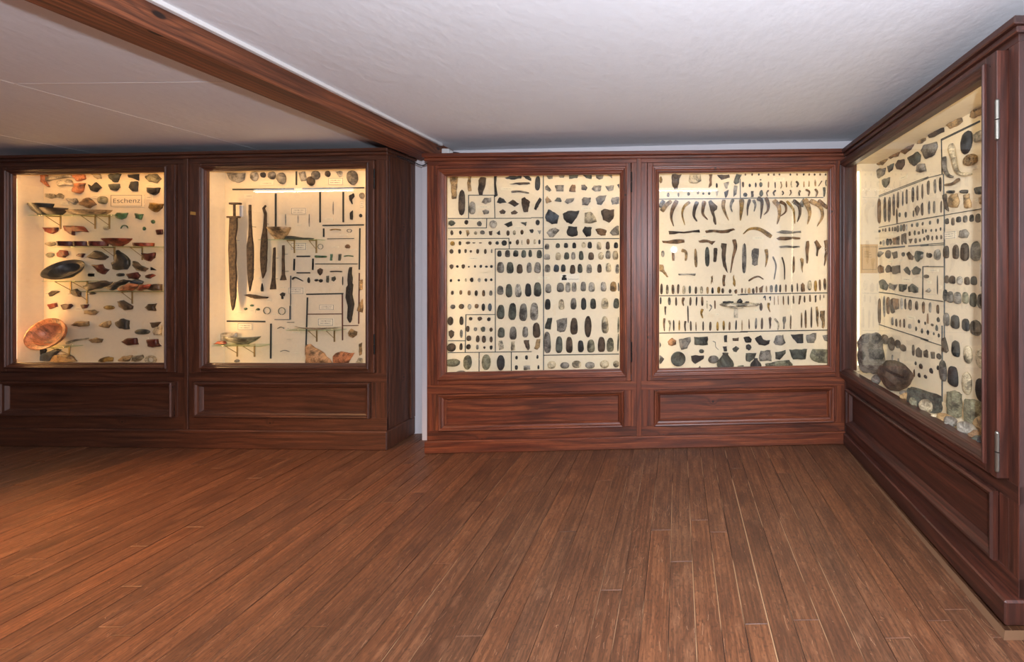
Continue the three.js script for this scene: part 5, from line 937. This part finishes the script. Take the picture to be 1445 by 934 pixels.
// ---- stones on the floor of the boulder case; base pixel on its floor, size in pixels
const floorTop = 0.517;
function rock(reg, x, y, w, h, colour, name, label, o = {}) {
  const [u, v] = uvOf(reg, x, y), r = new THREE.Vector3((u - PX) / F, (PY - v) / F, -1), yf = FR.A.y + floorTop; let k = (yf - EYE) / r.y; const sl = FR.slope;
  for (let i = 0; i < 6; i++) { const z = -k, yy = FR.A.y + floorTop + sl * (z - FR.A.z); k = (yy - EYE) / r.y; }
  const P = new THREE.Vector3(0, EYE, 0).addScaledVector(r, k), px = k / F / reg[2], kk = reg === RV ? 1.15 : 1, W = w * px * 0.86 * kk, H = h * px * kk, D = o.d ? o.d : W * 0.95;
  const g = o.block ? new THREE.BoxGeometry(1, 1, 1, 5, 5, 5) : new THREE.IcosahedronGeometry(0.5, 3), p = g.attributes.position, key = {}; const ph = rnd() * 9;
  for (let i = 0; i < p.count; i++) { let X = p.getX(i), Y = p.getY(i), Zz = p.getZ(i); if (o.block) { const l = Math.hypot(X, Y, Zz), s = 0.62 / l; X += (X * s - X) * 0.4; Y += (Y * s - Y) * 0.25; Zz += (Zz * s - Zz) * 0.4; }
    const f = 1 + (o.rough ?? 0.05) * (Math.sin(X * 9 + ph) + Math.sin(Y * 11 + ph * 2) + Math.sin(Zz * 10 + ph * 3) + 0.6 * Math.sin((X + Y) * 21 + ph)); p.setXYZ(i, X * f * W, Y * f * H, Zz * f * D); }
  g.computeVertexNormals(); g.rotateZ(o.rz || 0); g.rotateX(o.rx || 0); g.rotateY(o.ry || 0); g.computeBoundingBox(); g.translate(0, -g.boundingBox.min.y, 0);
  const uv = g.attributes.uv; for (let i = 0; i < p.count; i++) uv.setXY(i, p.getX(i) + p.getZ(i) * 0.7, p.getY(i) + p.getZ(i) * 0.4);
  if (o.out) { const q = FR.A.clone(); }
  const m = mesh(name, g, findMat(colour, 'stone')); P.x += 0.13 * D + (o.dx ?? 0.02) * 0.4; P.z += (o.dz ?? 0) - 0.27 * D; P.y = FR.A.y + floorTop + sl * (P.z - FR.A.z); g.computeBoundingBox(); { const lo = 1.163 - g.boundingBox.min.x, hi = 1.383 - g.boundingBox.max.x; P.x = Math.min(Math.max(P.x, lo), Math.max(hi, lo)); if (P.z + g.boundingBox.max.z > -1.57) P.z = -1.57 - g.boundingBox.max.z; }
  m.position.copy(P).add(new THREE.Vector3(0, o.up || 0, 0)); put(m, label, 'stone', 'stones on the floor of the boulder case'); return m;
}
const RU = [1190, 460, K5], RV = [1300, 460, K4];
rock(RU, 240, 365, 228, 318, 'n', 'boulder', 'tall grey slab-like boulder leaning in the case corner', { d: 0.09, rough: 0.07, rz: 0.08, dz: -0.02 });
{ const b = rock(RU, 378, 485, 246, 228, 'd', 'boulder', 'big brown boulder with a cut slot across it', { d: 0.19, rough: 0.045, dx: 0.0 });
  const saw = new THREE.BoxGeometry(0.1, 0.015, 0.1); saw.rotateZ(-0.35); saw.rotateY(-0.45); saw.translate(-0.042, 0.112, 0.082);   // the slot is sawn out of the stone
  const A = new Brush(b.geometry), C = new Brush(saw); A.updateMatrixWorld(); C.updateMatrixWorld(); const ev = new Evaluator(); ev.useGroups = false; b.geometry = ev.evaluate(A, C, SUBTRACTION).geometry; }
rock(RU, 222, 436, 76, 74, 'n', 'pebble_stone', 'grey fist-sized pebble between the slab and the slotted boulder', { rough: 0.03, dx: 0.0 });
rock(RU, 158, 417, 38, 20, 'd', 'stone_chip', 'small dark chip lying before the grey slab', { rough: 0.1 });
rock(RU, 388, 556, 86, 56, 't', 'pebble_stone', 'tan oblong pebble in front of the slotted boulder', { rough: 0.05, dx: 0.01 });
rock(RU, 440, 524, 80, 46, 'n', 'pebble_stone', 'low grey pebble just behind the tan oblong pebble', { rough: 0.03, dx: 0.02 });
rock(RU, 462, 600, 84, 80, 'l', 'pebble_stone', 'olive-brown pebble beside the pale round disc stone', { rough: 0.05, dx: 0.01 });
rock(RU, 520, 560, 80, 66, 'c', 'pebble_stone', 'cream pebble behind the pale round disc stone', { rough: 0.05, dx: 0.03 });
rock(RU, 536, 640, 134, 100, 'c', 'pebble_stone', 'pale round disc stone beside the dark beam', { rough: 0.02, d: 0.05, dx: 0.01 });
rock(RV, 60, 590, 240, 105, 'g', 'stone_beam', 'long dark squared stone beam lying along the board', { block: true, d: 0.05, rough: 0.03, ry: -1.25, dx: 0.05, dz: -0.08 });
rock(RV, 203, 605, 76, 135, 'l', 'stone_block', 'upright olive-grey block at the end of the dark beam', { block: true, rough: 0.03, dx: 0.03, d: 0.045 });
rock(RV, 326, 668, 82, 142, 'l', 'stone_block', 'pale greenish squared block standing by the board', { block: true, rough: 0.025, dx: 0.03, d: 0.05 });
rock(RV, 398, 722, 108, 106, 't', 'boulder', 'tan rounded boulder next to the pale greenish block', { rough: 0.04, dx: 0.02 });
rock(RV, 150, 640, 120, 42, 't', 'stone_slab', 'thin tan slab in front of the olive-grey block', { rough: 0.06, dx: 0.02 });
rock(RV, 104, 672, 84, 60, 'n', 'pebble_stone', 'mottled grey pebble at the sill of the boulder case', { rough: 0.06, dx: 0 });
rock(RV, 208, 726, 116, 74, 's', 'pebble_stone', 'pale grey disc stone among the small stones near the sill', { rough: 0.02, dx: 0 });
rock(RV, 288, 722, 48, 46, 'k', 'pebble_stone', 'small black pebble beside the pale grey disc stone', { rough: 0.06 });
rock(RV, 262, 762, 78, 50, 'b', 'stone_chip', 'brown angular stone in front of the pale grey disc stone', { rough: 0.09, dx: 0 });
rock(RV, 330, 796, 62, 54, 'k', 'stone_chip', 'black angular stone close to the sill', { rough: 0.09, dx: 0 });
rock(RV, 336, 724, 56, 44, 'n', 'stone_chip', 'grey shell-like stone before the pale greenish block', { rough: 0.1 });
rock(RV, 388, 782, 96, 40, 'g', 'stone_slab', 'flat slate-grey slab under the tan rounded boulder', { rough: 0.06, dx: 0 });
rock(RV, 410, 812, 46, 40, 'c', 'stone_chip', 'cream rubble stone beside the slate-grey slab', { rough: 0.1, dx: 0 }); rock(RV, 400, 850, 40, 34, 'c', 'stone_chip', 'cream rubble stone at the sill corner by the door stile', { rough: 0.1, dx: 0 }); rock(RV, 426, 838, 36, 34, 's', 'stone_chip', 'pale grey rubble stone at the sill corner by the door stile', { rough: 0.1, dx: 0.02 });
rock(RV, 30, 622, 76, 30, 'c', 'stone_slab', 'flat cream slab between the disc stone and the mottled pebble', { rough: 0.06, dx: 0 }); rock(RV, 168, 672, 40, 26, 'd', 'stone_chip', 'dark chip between the mottled pebble and pale disc', { rough: 0.08, dx: 0.01 });
// studs of the long single-edged knife are part of it
for (const f of finds) if (f.cur.noun === 'long single-edged iron knife') for (let i = 0; i < 5; i++) mesh('stud', new THREE.SphereGeometry(0.006, 8, 6).translate(-0.014, 0.07 - i * 0.047, 0.006), f.m.material, f.m);

// ---------------------------------------------------------------- labels of the finds: colour, size, kind, place in its row
{
  const ONES = ['', 'first', 'second', 'third', 'fourth', 'fifth', 'sixth', 'seventh', 'eighth', 'ninth', 'tenth', 'eleventh', 'twelfth', 'thirteenth', 'fourteenth', 'fifteenth', 'sixteenth', 'seventeenth', 'eighteenth', 'nineteenth'];
  const nth = n => n < 20 ? ONES[n] : n === 20 ? 'twentieth' : n === 30 ? 'thirtieth' : (n < 30 ? 'twenty-' : 'thirty-') + ONES[n % 10];
  const rows = {}; for (const f of finds) (rows[f.cur.noun + ' ' + f.cur.tail] ??= []).push(f);
  const words = s => s.split(/\s+/).length;
  for (const k in rows) {
    const L = rows[k], { noun, tail, cat } = L[0].cur, up = L[0].fr === FM ? L[0].s > 1.45 : L[0].fr === FL ? L[0].s > 1.4 : false;
    // sort into rows by height, then count along each row from the post or the hinges
    const byY = [...L].sort((p, q) => q.y - p.y), tiers = [[byY[0]]]; for (const f of byY.slice(1)) { const t = tiers[tiers.length - 1]; (t[0].y - f.y > 0.062 ? (tiers.push([]), tiers[tiers.length - 1]) : t).push(f); }
    const names = [[''], ['upper row ', 'lower row '], ['upper row ', 'middle row ', 'lower row '], ['first row ', 'second row ', 'third row ', 'fourth row '], ['first row ', 'second row ', 'third row ', 'fourth row ', 'fifth row ']][tiers.length - 1];
    tiers.forEach((T, ti) => {
      T.sort((p, q) => up ? p.s - q.s : q.s - p.s).forEach((f, i) => {
        const col = PAL[f.colour][1], same = L.filter(q => q.colour === f.colour).length; let lab = col + ' ' + noun + ' ' + tail;
        if (same > 1) {
          let n = noun, sh = tail.replace(/\b(the) /g, '').replace('stone axe case', 'axe case'); const tn = names ? names[ti] : '';
          const mk = () => col + ' ' + n + ', ' + (T.length > 1 ? nth(i + 1) + ' from ' + (f.fr === FR ? 'door hinges' : 'centre post') + ', ' : '') + tn + sh;
          if (words(mk()) > 16) sh = sh.replace(/ (of|in) (sword|axe|antler|boulder|Eschenz pottery) case$/, '').replace(', top of sword case', '').replace(' at top of axe case', ' atop axe case');
          if (words(mk()) > 16) n = n.replace(/^(large|small|big|long|short|tiny) /, '');
          if (words(mk()) > 16) sh = sh.replace(/^in row /, '').replace(/^in /, '');
          lab = mk();
        }
        if (words(lab) > 16) console.log('long label', lab);
        tag(f.m, lab, cat, noun + 's ' + tail);
      });
    });
  }
  const seen = {}; for (const f of finds) seen[f.m.userData.label] = (seen[f.m.userData.label] || 0) + 1; console.log('finds', finds.length, 'distinct labels', Object.keys(seen).length);
}
renderer.render(scene, camera);
